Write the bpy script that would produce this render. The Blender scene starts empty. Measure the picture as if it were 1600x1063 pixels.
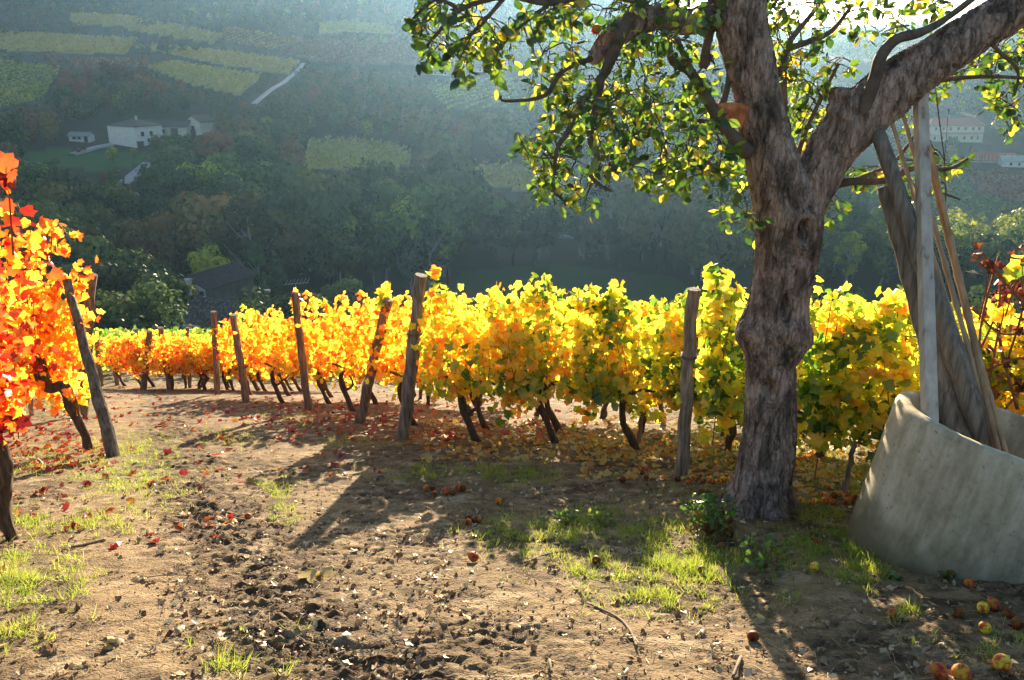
import bpy, math, random
import numpy as np
from mathutils import Vector, Matrix

R = math.radians
sc = bpy.context.scene
C = sc.collection

# ------------------------------------------------------------------ camera, world, sun, exposure
FPX, PITCH, EYE = 1300.0, R(18.0), 1.65            # focal length in pixels of the 1600 px wide photograph
cd = bpy.data.cameras.new('camera'); cam = bpy.data.objects.new('camera', cd); C.objects.link(cam)
cd.sensor_width = 36.0; cd.lens = 36.0 * FPX / 1600.0
cd.clip_start = 0.05; cd.clip_end = 6000.0
cam.location = (0, 0, EYE); cam.rotation_euler = (R(90) - PITCH, 0, 0)
sc.camera = cam

SUN_EL, SUN_AZ = R(9.7), R(4.6)                   # azimuth measured from +Y towards +X
world = bpy.data.worlds.new('World'); sc.world = world; world.use_nodes = True
wn = world.node_tree; bgn = wn.nodes['Background']
sky = wn.nodes.new('ShaderNodeTexSky'); sky.sky_type = 'NISHITA'; sky.sun_disc = False
sky.sun_elevation = SUN_EL; sky.sun_rotation = SUN_AZ; sky.air_density = 1.0; sky.dust_density = 1.0; sky.ozone_density = 1.5
wn.links.new(sky.outputs[0], bgn.inputs[0]); bgn.inputs[1].default_value = 0.056
ld = bpy.data.lights.new('sun', 'SUN'); ld.energy = 5.0; ld.angle = R(0.5); ld.color = (1.0, 0.80, 0.54)
lo = bpy.data.objects.new('sun', ld); C.objects.link(lo)
sdir = Vector((math.sin(SUN_AZ) * math.cos(SUN_EL), math.cos(SUN_AZ) * math.cos(SUN_EL), math.sin(SUN_EL)))
lo.rotation_euler = sdir.to_track_quat('Z', 'Y').to_euler(); lo.location = (0, 0, 40)
sc.view_settings.view_transform = 'Standard'; sc.view_settings.look = 'None'
sc.view_settings.gamma = 1.0; sc.view_settings.use_curve_mapping = False
sc.view_settings.exposure = 2.25
sc.render.engine = 'CYCLES'
sc.cycles.max_bounces = 6; sc.cycles.diffuse_bounces = 3; sc.cycles.transmission_bounces = 4
sc.cycles.volume_bounces = 0; sc.cycles.transparent_max_bounces = 8
sc.cycles.use_denoising = True
HAZE_DENSITY, HAZE_ANISO, HAZE_COLOR = 0.00017, 0.72, (0.34, 0.63, 1.0)

# ------------------------------------------------------------------ noise and small maths
rng = np.random.default_rng(7)
random.seed(7)
_perm = np.tile(np.random.default_rng(3).permutation(256), 3)
_grad = np.random.default_rng(4).normal(size=(256, 3)); _grad /= np.linalg.norm(_grad, axis=1)[:, None]

def perlin(x, y, z=0.0):
    x, y, z = np.broadcast_arrays(np.asarray(x, float), np.asarray(y, float), np.asarray(z, float))
    xi, yi, zi = np.floor(x).astype(int), np.floor(y).astype(int), np.floor(z).astype(int)
    xf, yf, zf = x - xi, y - yi, z - zi
    u, v, w = (t * t * t * (t * (t * 6 - 15) + 10) for t in (xf, yf, zf))
    def g(dx, dy, dz):
        h = _perm[_perm[_perm[(xi + dx) & 255] + ((yi + dy) & 255)] + ((zi + dz) & 255)]
        G = _grad[h]
        return G[..., 0] * (xf - dx) + G[..., 1] * (yf - dy) + G[..., 2] * (zf - dz)
    def l(a, b, t): return a + (b - a) * t
    return l(l(l(g(0,0,0), g(1,0,0), u), l(g(0,1,0), g(1,1,0), u), v),
             l(l(g(0,0,1), g(1,0,1), u), l(g(0,1,1), g(1,1,1), u), v), w) * 1.6

def fbm(x, y, z=0.0, o=4, gain=0.5):
    s, a = 0.0, 1.0
    for k in range(o):
        s = s + a * perlin(np.asarray(x) * 2**k + 17.3 * k, np.asarray(y) * 2**k - 9.1 * k, np.asarray(z) * 2**k)
        a *= gain
    return s

def sstep(a, b, x):
    t = np.clip((np.asarray(x, float) - a) / (b - a), 0, 1); return t * t * (3 - 2 * t)

# ------------------------------------------------------------------ the lie of the land
_ty = np.arange(-30, 2600, 0.5)
def _prof(kn, sm):
    k = np.array(kn, float); z = np.interp(_ty, k[:, 0], k[:, 1])
    n = int(sm / 0.5); ker = np.hanning(2 * n + 1); ker /= ker.sum()
    return np.convolve(np.pad(z, n, mode='edge'), ker, 'valid')
NEAR = [(-30, 4), (-8, 1.6), (0, 0), (7, -1.96), (9.1, -2.56), (11, -3.16), (13, -3.8), (15.8, -4.82), (18, -5.5), (22, -7.0), (26, -8.1), (33, -10.1), (42, -12.6), (48, -14.6)]
FARC = [(60, -19), (80, -25.5), (100, -29), (150, -33)]
_L = _prof(NEAR + FARC + [(190, -31.5), (260, -22.5), (350, -9.5), (500, 11), (700, 36), (900, 66), (1200, 176), (1400, 184), (2600, 150)], 3)  # far ridge, out of view, raised so that its shadow covers the valley
_Rr = _prof(NEAR + FARC + [(190, -35), (260, -30), (330, -18), (420, -8), (600, 14), (900, 38), (1300, 50), (1500, 52), (2600, 40)], 3)
_M = _prof(NEAR + FARC + [(190, -35), (260, -29), (350, -15), (500, 6), (700, 30), (900, 60), (1200, 176), (1400, 184), (2600, 150)], 3)  # same raised, unseen ridge shading the middle of the valley
def H(x, y):
    x = np.asarray(x, float); y = np.asarray(y, float)
    l, m, r = (np.interp(y, _ty, p) for p in (_L, _M, _Rr))
    a = x / np.maximum(y, 20)
    h = l + (m - l) * sstep(-0.35, -0.05, a)
    h = h + (r - h) * sstep(0.10, 0.215, a)
    f = sstep(150, 500, y)
    h = h + f * (9 * perlin(x / 160.0, y / 160.0, 3.3) + 3 * perlin(x / 60.0, y / 60.0, 7.7))
    h = h + sstep(900, 1200, y) * 12 * perlin(x / 90.0, y / 300.0, 1.2)
    n = 1 - sstep(30, 60, y)
    h = h + n * (0.05 * perlin(x / 2.3, y / 2.3, 5.1) + 0.02 * perlin(x / 0.7, y / 0.7, 2.1))
    return h

cP, sP = math.cos(PITCH), math.sin(PITCH)
def ray(px, py):
    u = (np.asarray(px, float) - 800) / FPX; v = (531.5 - np.asarray(py, float)) / FPX
    return u, cP + v * sP, -sP + v * cP
def ground(px, py):
    dx, dy, dz = ray(px, py); sh = np.shape(dx)
    ts = np.geomspace(1.5, 2500, 200).reshape((-1,) + (1,) * len(sh))
    f = EYE + ts * dz - H(ts * dx, ts * dy)
    neg = f < 0; idx = np.argmax(neg, axis=0); idx = np.where(neg.any(axis=0), idx, 199); idx = np.maximum(idx, 1)
    a = ts.ravel()[idx - 1]; b = ts.ravel()[idx]
    for _ in range(14):
        m = (a + b) / 2; g = EYE + m * dz - H(m * dx, m * dy) < 0
        b = np.where(g, m, b); a = np.where(g, a, m)
    t = (a + b) / 2
    x, y = t * dx, t * dy
    return np.stack([x, y, H(x, y)], -1)
def G(px, py): return Vector(ground(px, py).tolist())
def at(px, py, Y):
    dx, dy, dz = ray(px, py); t = Y / dy
    return Vector((float(t * dx), Y, float(EYE + t * dz)))
def project(p):
    x, y, z = p[..., 0], p[..., 1], p[..., 2] - EYE
    d = y * cP - z * sP; vv = y * sP + z * cP
    return 800 + FPX * x / d, 531.5 - FPX * vv / d, d

# ------------------------------------------------------------------ mesh helpers
def np_mesh(name, V, loops, starts, totals, attrs=None, smooth=False):
    me = bpy.data.meshes.new(name)
    V = np.ascontiguousarray(V, dtype=np.float32)
    me.vertices.add(len(V)); me.vertices.foreach_set('co', V.ravel())
    me.loops.add(len(loops)); me.loops.foreach_set('vertex_index', np.asarray(loops, np.int32))
    me.polygons.add(len(starts)); me.polygons.foreach_set('loop_start', np.asarray(starts, np.int32))
    me.polygons.foreach_set('loop_total', np.asarray(totals, np.int32))
    if smooth: me.polygons.foreach_set('use_smooth', np.ones(len(starts), bool))
    for k, a in (attrs or {}).items():
        a = np.asarray(a, np.float32)
        if a.ndim == 1:
            at_ = me.attributes.new(k, 'FLOAT', 'POINT'); at_.data.foreach_set('value', a)
        else:
            at_ = me.attributes.new(k, 'FLOAT_COLOR', 'POINT')
            at_.data.foreach_set('color', np.c_[a, np.ones(len(a))].astype(np.float32).ravel())
    me.update(calc_edges=True); me.validate()
    return me

class MB:
    def __init__(s): s.v, s.f, s.a = [], [], []
    def add(s, v, f, a=0.0):
        o = len(s.v); s.v += [tuple(p) for p in v]; s.f += [tuple(i + o for i in q) for q in f]; s.a += [a] * len(v)
    def box(s, c, d, rz=0.0, a=0.0):
        x, y, z = d[0] / 2, d[1] / 2, d[2] / 2; m = Matrix.Rotation(rz, 3, 'Z'); c = Vector(c)
        v = [c + m @ Vector((i, j, k)) for i in (-x, x) for j in (-y, y) for k in (-z, z)]
        s.add(v, [(0,1,3,2), (4,6,7,5), (0,4,5,1), (2,3,7,6), (0,2,6,4), (1,5,7,3)], a)
    def tube(s, pts, rad, n=8, a=0.0, cap=True, wob=0.0, ph=0.0, square=False):
        pts = [Vector(p) for p in pts]
        if not hasattr(rad, '__len__'): rad = [rad] * len(pts)
        d0 = (pts[1] - pts[0]).normalized(); up = Vector((0, 0, 1)) if abs(d0.z) < 0.9 else Vector((0, 1, 0))
        nx = d0.cross(up).normalized(); v = []
        for i, p in enumerate(pts):
            d = (pts[min(i + 1, len(pts) - 1)] - pts[max(i - 1, 0)]).normalized()
            nx = (nx - d * nx.dot(d)).normalized(); ny = d.cross(nx)
            if wob:
                tt = 2 * np.pi * (np.arange(n) + .5) / n; ws = 1 + wob * perlin(3 * np.cos(tt) + ph, 3 * np.sin(tt), p.length * 6)
            for k in range(n):
                t = 2 * math.pi * (k + 0.5) / n; r = rad[i]
                if wob: r *= float(ws[k])
                if square: r = r / max(abs(math.cos(t)), abs(math.sin(t)))
                v.append(p + (nx * math.cos(t) + ny * math.sin(t)) * r)
        f = [(i * n + k, i * n + (k + 1) % n, (i + 1) * n + (k + 1) % n, (i + 1) * n + k) for i in range(len(pts) - 1) for k in range(n)]
        if cap: f += [tuple(range(n - 1, -1, -1)), tuple((len(pts) - 1) * n + k for k in range(n))]
        s.add(v, f, a)
    def mesh(s, name, origin=(0, 0, 0), smooth=False, attr=None):
        me = bpy.data.meshes.new(name); o = Vector(origin)
        me.from_pydata([tuple(Vector(p) - o) for p in s.v], [], s.f)
        if attr:
            a = me.attributes.new(attr, 'FLOAT', 'POINT'); a.data.foreach_set('value', np.array(s.a, np.float32))
        if smooth: me.polygons.foreach_set('use_smooth', np.ones(len(me.polygons), bool))
        me.update(); return me

def smooth_path(pts, rad, per=4):
    """Catmull-Rom through the given joints."""
    P = [Vector(p) for p in pts]; out, ro = [], []
    for i in range(len(P) - 1):
        p0, p1, p2, p3 = P[max(i - 1, 0)], P[i], P[i + 1], P[min(i + 2, len(P) - 1)]
        for k in range(per):
            t = k / per
            out.append(0.5 * ((2 * p1) + (p2 - p0) * t + (2 * p0 - 5 * p1 + 4 * p2 - p3) * t * t + (3 * p1 - p0 - 3 * p2 + p3) * t**3))
            ro.append(rad[i] + (rad[i + 1] - rad[i]) * t)
    out.append(P[-1]); ro.append(rad[-1]); return out, ro

def scatter(name, tv, tf, pos, nrm, tip, size, rnd, jitter=0.0, seed=0):
    """Copies a small leaf template to many places as ONE mesh (a crown, a tuft of grass)."""
    n = len(pos); tv = np.array(tv, float); k = len(tv)
    nrm = nrm / np.linalg.norm(nrm, axis=1)[:, None]
    tip = tip - nrm * (nrm * tip).sum(1)[:, None]; tip /= np.linalg.norm(tip, axis=1)[:, None] + 1e-9
    side = np.cross(tip, nrm)
    size = np.asarray(size, float)
    if size.ndim == 1: size = np.stack([size] * 3, 1)
    T = tv[None] * size[:, None, :]
    if jitter:
        T = T + np.random.default_rng(seed).normal(size=T.shape) * jitter * size[:, None, :]
    V = pos[:, None, :] + T[..., 0:1] * side[:, None] + T[..., 1:2] * tip[:, None] + T[..., 2:3] * nrm[:, None]
    fl = np.concatenate([np.array(f) for f in tf]); ft = np.array([len(f) for f in tf])
    loops = (fl[None] + (np.arange(n) * k)[:, None]).ravel()
    totals = np.tile(ft, n); starts = np.r_[0, np.cumsum(totals)[:-1]]
    return np_mesh(name, V.reshape(-1, 3), loops, starts, totals, {'rnd': np.repeat(rnd, k)})

def unit(n, r=rng):
    v = r.normal(size=(n, 3)); return v / np.linalg.norm(v, axis=1)[:, None]

VINE_LEAF = ([(0, 0, 0), (.28, -.10, -.03), (.52, .08, -.10), (.37, .30, -.05), (.54, .56, -.15), (.24, .66, -.06), (0, .98, -.18),
              (-.28, -.10, -.03), (-.50, .10, -.12), (-.40, .33, -.05), (-.50, .60, -.12), (-.28, .68, -.07), (0, .45, .03)],
             [(0, 1, 2, 3, 12), (12, 3, 4, 5, 6), (12, 9, 8, 7, 0), (6, 11, 10, 9, 12)])
APPLE_LEAF = ([(0, 0, 0), (.24, .2, -.06), (.30, .5, -.09), (.18, .82, -.10), (0, 1, -.14), (-.18, .82, -.10), (-.30, .5, -.09), (-.24, .2, -.06), (0, .5, .03)],
              [(0, 1, 2, 8), (8, 2, 3, 4), (8, 6, 7, 0), (4, 5, 6, 8)])
BLADE = ([(-.5, 0, 0), (.5, 0, 0), (.32, .55, .06), (-.32, .55, .06), (0, 1, .28)], [(0, 1, 2, 3), (3, 2, 4)])
CARD = ([(-.5, -.35, 0), (.1, -.5, .1), (.5, 0, -.1), (.2, .5, .05), (-.4, .4, -.05)], [(0, 1, 2, 3, 4)])
DRY_LEAF = ([(0, -.5, .1), (.3, -.3, 0), (.45, .05, .22), (.22, .3, .03), (0, .6, .18), (-.24, .28, .02), (-.46, 0, .25), (-.28, -.3, .03), (0, 0, -.04)],
            [(0, 1, 2, 8), (8, 2, 3, 4), (8, 6, 7, 0), (4, 5, 6, 8)])

# ------------------------------------------------------------------ scene-tree helpers
def put(name, me, mat, parent=None):
    o = bpy.data.objects.new(name, me); C.objects.link(o)
    if mat is not None and not me.materials: me.materials.append(mat)
    if parent: o.parent = parent
    return o
def tag(o, label=None, cat=None, group=None, kind=None):
    if label: o['label'] = label
    if cat: o['category'] = cat
    if group: o['group'] = group
    if kind: o['kind'] = kind
    return o
def thing(name, label, cat, loc=(0, 0, 0), rz=0.0, group=None):
    o = bpy.data.objects.new(name, None); C.objects.link(o); o.location = loc; o.rotation_euler = (0, 0, rz)
    o.empty_display_size = 0.2
    return tag(o, label, cat, group)
def dup(root, loc, rz=0.0, scale=1.0, label=None, group=None, color=None):
    r = root.copy(); C.objects.link(r); r.location = loc; r.rotation_euler = (0, 0, rz)
    r.scale = scale if hasattr(scale, '__len__') else (scale,) * 3
    if label: r['label'] = label
    if group: r['group'] = group
    if color: r.color = color
    for ch in list(root.children):
        c = ch.copy(); C.objects.link(c); c.parent = r
        if color: c.color = color
        for g in list(ch.children):
            d = g.copy(); C.objects.link(d); d.parent = c
            if color: d.color = color
    return r

# ------------------------------------------------------------------ materials
def mat_new(name):
    m = bpy.data.materials.new(name); m.use_nodes = True
    nt = m.node_tree; return m, nt, nt.nodes['Principled BSDF']
def N(nt, t, **k):
    n = nt.nodes.new(t)
    for a, b in k.items(): setattr(n, a, b)
    return n
def noise_col(nt, scale, cols, coord='Object', stretch=None, detail=6, rough=0.6, dist=0.0):
    tc = N(nt, 'ShaderNodeTexCoord'); mp = N(nt, 'ShaderNodeMapping'); nz = N(nt, 'ShaderNodeTexNoise'); cr = N(nt, 'ShaderNodeValToRGB')
    nt.links.new(tc.outputs[coord], mp.inputs[0]); nt.links.new(mp.outputs[0], nz.inputs['Vector']); nt.links.new(nz.outputs['Fac'], cr.inputs[0])
    if stretch: mp.inputs['Scale'].default_value = stretch
    nz.inputs['Scale'].default_value = scale; nz.inputs['Detail'].default_value = detail; nz.inputs['Roughness'].default_value = rough
    nz.inputs['Distortion'].default_value = dist
    e = cr.color_ramp.elements
    while len(e) < len(cols): e.new(0.5)
    for i, (p, c) in enumerate(cols): e[i].position = p; e[i].color = (*c, 1)
    return nz, cr
def bump(nt, b, src, strength=0.5, dist=0.02):
    bm = N(nt, 'ShaderNodeBump'); bm.inputs['Strength'].default_value = strength; bm.inputs['Distance'].default_value = dist
    nt.links.new(src, bm.inputs['Height']); nt.links.new(bm.outputs[0], b.inputs['Normal']); return bm
def simple(name, scale, cols, stretch=None, rough=0.85, bs=0.4, bd=0.01, spec=0.3, dist=0.0, rand=0.0):
    m, nt, b = mat_new(name)
    nz, cr = noise_col(nt, scale, cols, stretch=stretch, dist=dist)
    out = cr.outputs[0]
    if rand:
        oi = N(nt, 'ShaderNodeObjectInfo'); hs = N(nt, 'ShaderNodeHueSaturation'); mr = N(nt, 'ShaderNodeMapRange')
        mr.inputs['To Min'].default_value = 1 - rand; mr.inputs['To Max'].default_value = 1 + rand
        nt.links.new(oi.outputs['Random'], mr.inputs[0]); nt.links.new(mr.outputs[0], hs.inputs['Value']); nt.links.new(out, hs.inputs['Color']); out = hs.outputs[0]
    nt.links.new(out, b.inputs['Base Color']); b.inputs['Roughness'].default_value = rough
    b.inputs['Specular IOR Level'].default_value = spec
    bump(nt, b, nz.outputs['Fac'], bs, bd); return m
def leaf_mat(name, ramp, clump=0.3, clump_scale=2.0, spread=0.5, trans=0.5, gloss=0.06, use_obj=True, tgain=1.0, oval=0.0):
    """Thin leaves: part diffuse, part translucent, with a little sheen; hue from the object, the leaf and its clump."""
    m = bpy.data.materials.new(name); m.use_nodes = True; nt = m.node_tree; nt.nodes.clear()
    at_ = N(nt, 'ShaderNodeAttribute', attribute_name='rnd'); oi = N(nt, 'ShaderNodeObjectInfo')
    geo = N(nt, 'ShaderNodeNewGeometry'); nz = N(nt, 'ShaderNodeTexNoise'); nz.inputs['Scale'].default_value = clump_scale; nz.inputs['Detail'].default_value = 2
    nt.links.new(geo.outputs['Position'], nz.inputs['Vector'])
    def mth(op, a, b):
        x = N(nt, 'ShaderNodeMath', operation=op)
        for i, q in enumerate((a, b)):
            if isinstance(q, (int, float)): x.inputs[i].default_value = q
            else: nt.links.new(q, x.inputs[i])
        return x.outputs[0]
    v = mth('MULTIPLY', mth('SUBTRACT', at_.outputs['Fac'], 0.5), spread)
    v = mth('ADD', v, mth('MULTIPLY', mth('SUBTRACT', nz.outputs['Fac'], 0.5), clump * 2.4))
    if use_obj:
        sep = N(nt, 'ShaderNodeSeparateColor'); nt.links.new(oi.outputs['Color'], sep.inputs[0]); v = mth('ADD', v, sep.outputs[0])
    else: v = mth('ADD', v, 0.5)
    cr = N(nt, 'ShaderNodeValToRGB'); nt.links.new(v, cr.inputs[0]); e = cr.color_ramp.elements
    while len(e) < len(ramp): e.new(0.5)
    for i, (p, c) in enumerate(ramp): e[i].position = p; e[i].color = (*c, 1)
    # fine mottling on each leaf
    n2 = N(nt, 'ShaderNodeTexNoise'); n2.inputs['Scale'].default_value = 40; nt.links.new(geo.outputs['Position'], n2.inputs['Vector'])
    hs = N(nt, 'ShaderNodeHueSaturation'); nt.links.new(cr.outputs[0], hs.inputs['Color'])
    nt.links.new(mth('ADD', mth('MULTIPLY', n2.outputs['Fac'], 0.7), 0.62), hs.inputs['Value'])
    if oval:                                                          # trees of one kind differ in how dark their leaves are
        mr = N(nt, 'ShaderNodeMapRange'); nt.links.new(oi.outputs['Random'], mr.inputs[0]); mr.inputs['To Min'].default_value = 1 - oval; mr.inputs['To Max'].default_value = 1 + oval * 1.3
        h2 = N(nt, 'ShaderNodeHueSaturation'); nt.links.new(hs.outputs[0], h2.inputs['Color']); nt.links.new(mr.outputs[0], h2.inputs['Value']); hs = h2
    df = N(nt, 'ShaderNodeBsdfDiffuse'); tr = N(nt, 'ShaderNodeBsdfTranslucent'); gl = N(nt, 'ShaderNodeBsdfGlossy'); gl.inputs['Roughness'].default_value = 0.38
    nt.links.new(hs.outputs[0], df.inputs[0])
    g2 = N(nt, 'ShaderNodeMix', data_type='RGBA', blend_type='MULTIPLY'); g2.inputs[0].default_value = 1.0
    nt.links.new(hs.outputs[0], g2.inputs[6]); g2.inputs[7].default_value = (tgain, tgain, tgain, 1); nt.links.new(g2.outputs[2], tr.inputs[0])
    mx = N(nt, 'ShaderNodeMixShader'); mx.inputs[0].default_value = trans; nt.links.new(df.outputs[0], mx.inputs[1]); nt.links.new(tr.outputs[0], mx.inputs[2])
    m2 = N(nt, 'ShaderNodeMixShader'); m2.inputs[0].default_value = gloss; nt.links.new(mx.outputs[0], m2.inputs[1]); nt.links.new(gl.outputs[0], m2.inputs[2])
    out = N(nt, 'ShaderNodeOutputMaterial'); nt.links.new(m2.outputs[0], out.inputs[0]); return m

# vegetation and surface materials
M_VINE = leaf_mat('vine_leaves', [(0.0, (.13, .008, .008)), (0.14, (.45, .018, .01)), (0.28, (.75, .11, .015)), (0.42, (.95, .36, .025)),
                                  (0.56, (.95, .62, .045)), (0.70, (.88, .74, .07)), (0.83, (.42, .52, .035)), (1.0, (.07, .17, .02))],
                  clump=0.28, clump_scale=2.6, spread=0.5, trans=0.70, gloss=0.04, tgain=1.3)
M_APPLE_LEAF = leaf_mat('apple_leaves', [(0, (.02, .05, .01)), (.4, (.04, .10, .012)), (.7, (.12, .20, .015)), (.9, (.4, .42, .03)), (1, (.6, .38, .04))],
                        clump=0.1, clump_scale=1.3, spread=1.0, trans=0.56, gloss=0.07, use_obj=False, tgain=1.75)
M_FOREST = leaf_mat('forest_leaves', [(0, (.30, .11, .05)), (.2, (.21, .14, .05)), (.4, (.12, .14, .04)), (.6, (.045, .085, .028)), (.8, (.12, .18, .035)), (1, (.5, .5, .05))],
                    clump=0.06, clump_scale=0.05, spread=0.3, trans=0.3, gloss=0.02, oval=.55)
M_FIELD = leaf_mat('field_vines', [(0, (.22, .10, .07)), (.2, (.32, .19, .09)), (.45, (.62, .47, .10)), (.65, (.46, .45, .09)), (1, (.10, .17, .045))],
                   clump=0.08, clump_scale=0.06, spread=0.3, trans=0.35, gloss=0.02)
M_GRASS = leaf_mat('grass_blades', [(0, (.45, .36, .14)), (.3, (.34, .36, .06)), (.7, (.2, .30, .03)), (1, (.10, .18, .02))],
                   clump=0.25, clump_scale=1.5, spread=0.6, trans=0.5, gloss=0.05, use_obj=False, tgain=1.6)
M_LITTER = leaf_mat('dry_leaves', [(0, (.09, .05, .03)), (.3, (.22, .13, .07)), (.55, (.38, .26, .14)), (.8, (.55, .43, .27)), (1, (.66, .55, .38))],
                    clump=0.1, clump_scale=2, spread=1.0, trans=0.2, gloss=0.04, use_obj=False)
M_REDLITTER = leaf_mat('fallen_vine_leaves', [(0, (.22, .01, .015)), (.3, (.5, .05, .03)), (.5, (.6, .2, .05)), (.7, (.7, .45, .06)), (1, (.6, .5, .25))],
                       clump=0.1, clump_scale=2, spread=0.5, trans=0.35, gloss=0.05)
M_POST = simple('weathered_post_wood', 5, [(.3, (.06, .045, .035)), (.5, (.21, .165, .125)), (.75, (.42, .35, .27))], stretch=(6, 6, .7), bs=.7, bd=.02, rand=.25)
M_VTRUNK = simple('vine_bark', 9, [(.3, (.035, .022, .015)), (.55, (.10, .065, .042)), (.8, (.2, .14, .095))], stretch=(5, 5, 1), bs=.9, bd=.02)
M_CANE = simple('vine_canes', 20, [(.3, (.16, .05, .02)), (.7, (.32, .13, .05))], bs=.2)
M_TWIG = simple('apple_twigs', 12, [(.3, (.06, .045, .035)), (.7, (.16, .125, .1))], bs=.5)
M_LTRUNK = simple('pale_tree_bark', 3, [(.3, (.16, .16, .14)), (.7, (.4, .4, .36))], bs=.2)
M_DTRUNK = simple('dark_tree_bark', 3, [(.3, (.04, .03, .02)), (.7, (.1, .08, .06))], bs=.2)

# ------------------------------------------------------------------ far fields, given as outlines seen from the vineyard (photograph pixels)
FIELDS = [  # outline, hue, row angle, row gap, height, cards per metre, label
    ([(-30, 48), (214, 62), (196, 85), (-30, 78)], .45, 80, 4, 1.5, 'yellow vineyard strip high on the far slope at the left edge'),
    ([(108, 22), (215, 27), (196, 42), (112, 36)], .50, 80, 5, 1.5, 'small yellow vineyard strip highest on the left of the far slope'),
    ([(218, 29), (350, 55), (334, 68), (190, 45)], .46, 80, 5, 1.5, 'narrow yellow vineyard strip running down below the upper wood'),
    ([(205, 72), (245, 70), (470, 96), (450, 116), (355, 103)], .45, 75, 4, 1.5, 'long yellow vineyard band above the grey road bend'),
    ([(230, 106), (268, 97), (410, 119), (374, 150), (300, 132)], .56, 75, 3.5, 1.5, 'yellow green vineyard square just left of the road bend'),
    ([(-30, 92), (95, 108), (66, 158), (-30, 176)], .72, 80, 4, 1.4, 'green and yellow vineyard above the reddish trees at the left edge'),
    ([(100, 90), (200, 92), (225, 106), (120, 106)], .20, 80, 5, 1.0, 'brownish vineyard strip between the yellow bands and the reddish trees'),
    ([(350, 42), (480, 62), (430, 78), (340, 64)], .30, 80, 5, 1.0, 'grey brown vineyard strip left of the rounded hill'),
    ([(660, 128), (800, 122), (812, 168), (700, 172)], .75, 70, 6, 1.0, 'young green vineyard on the slope below the tower house'),
    ([(500, 38), (560, 31), (616, 44), (614, 54), (500, 50)], .62, 70, 5, 1.5, 'pale yellow green crest of the rounded vineyard hill'),
    ([(436, 82), (500, 54), (616, 56), (660, 74), (650, 100), (520, 100)], .10, 80, 5, 1.2, 'purple brown vineyard on the rounded hill below its pale crest'),
    ([(482, 222), (560, 217), (642, 234), (640, 262), (470, 268)], .60, 72, 3, 1.6, 'yellow green vineyard in a clearing in the middle of the valley'),
    ([(690, 255), (828, 257), (985, 292), (1020, 312), (870, 306), (700, 280)], .40, 65, 3.5, 1.4, 'brownish yellow vineyard on the valley side behind the apple tree'),
    ([(1285, 268), (1380, 262), (1500, 262), (1520, 300), (1600, 328), (1640, 345), (1285, 312)], .98, 20, 4, 1.2, 'dark green terraced vineyard below the orange farmhouse'),
    ([(1508, 268), (1640, 266), (1640, 332), (1530, 300)], .10, 20, 4, 1.2, 'reddish brown terraced vineyard at the right edge below the farm'),
]
LAWN = [(18, 236), (110, 232), (200, 240), (235, 236), (240, 252), (170, 268), (60, 262)]
MEADOW = [(720, 425), (860, 412), (1050, 432), (1120, 478), (700, 478)]
ROADS = [  # centre line in photograph pixels, width in metres
    ([(231, 402), (236, 385), (232, 362), (218, 340), (208, 325)], 2.6, 'road'),
    ([(192, 290), (206, 278), (222, 265), (240, 250)], 3.4, 'road'),
    ([(396, 164), (410, 152), (432, 136), (450, 124), (466, 110), (474, 100)], 2.0, 'road'),
    ([(84, 285), (110, 288), (140, 292), (170, 297), (230, 310), (290, 314)], 2.2, 'lane'),
    ([(690, 348), (760, 357), (830, 365), (900, 373)], 2.6, 'lane'),
    ([(112, 243), (150, 232), (175, 227)], 3.0, 'farm_track'),
]
def inpoly(px, py, poly):
    px, py = np.asarray(px, float), np.asarray(py, float); c = np.zeros(np.broadcast(px, py).shape, bool)
    for (x1, y1), (x2, y2) in zip(poly, poly[1:] + poly[:1]):
        if y1 == y2: continue
        c ^= ((y1 > py) != (y2 > py)) & (px < (x2 - x1) * (py - y1) / (y2 - y1) + x1)
    return c

# ------------------------------------------------------------------ grass patches (photograph pixels: x, y, rx, ry, tufts)
GP = [(75, 715, 60, 22, 170), (200, 700, 60, 22, 300), (190, 745, 70, 22, 380), (60, 812, 45, 14, 130), (150, 820, 45, 14, 160), (235, 780, 55, 20, 60), (45, 905, 65, 40, 520), (20, 990, 40, 22, 110),
      (345, 685, 55, 12, 90), (430, 650, 50, 10, 60), (470, 660, 25, 10, 90), (440, 760, 28, 14, 70), (445, 800, 20, 20, 40), (560, 690, 70, 8, 120), (660, 742, 60, 10, 170), (820, 742, 40, 12, 260), (740, 735, 40, 8, 70),
      (800, 830, 70, 22, 160), (930, 815, 60, 20, 260), (1010, 830, 60, 25, 330), (1090, 880, 55, 26, 420), (920, 888, 22, 16, 130), (1000, 915, 60, 30, 260), (870, 850, 60, 25, 130), (1060, 935, 60, 20, 90), (1200, 930, 60, 20, 40), (1300, 850, 50, 30, 480), (1350, 890, 35, 22, 300),
      (1210, 850, 40, 25, 90), (1280, 800, 50, 20, 160), (1420, 962, 16, 8, 60), (1290, 715, 60, 24, 420), (1330, 745, 40, 14, 200), (1130, 715, 40, 14, 160), (1110, 690, 60, 18, 200), (960, 690, 110, 8, 200), (1180, 740, 60, 20, 120),
      (400, 1030, 45, 25, 130), (440, 1000, 20, 10, 50), (1500, 1010, 90, 20, 60), (300, 600, 120, 10, 150), (1060, 775, 30, 12, 40), (1330, 760, 30, 20, 100), (390, 600, 90, 8, 100), (80, 640, 70, 20, 160)]

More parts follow.
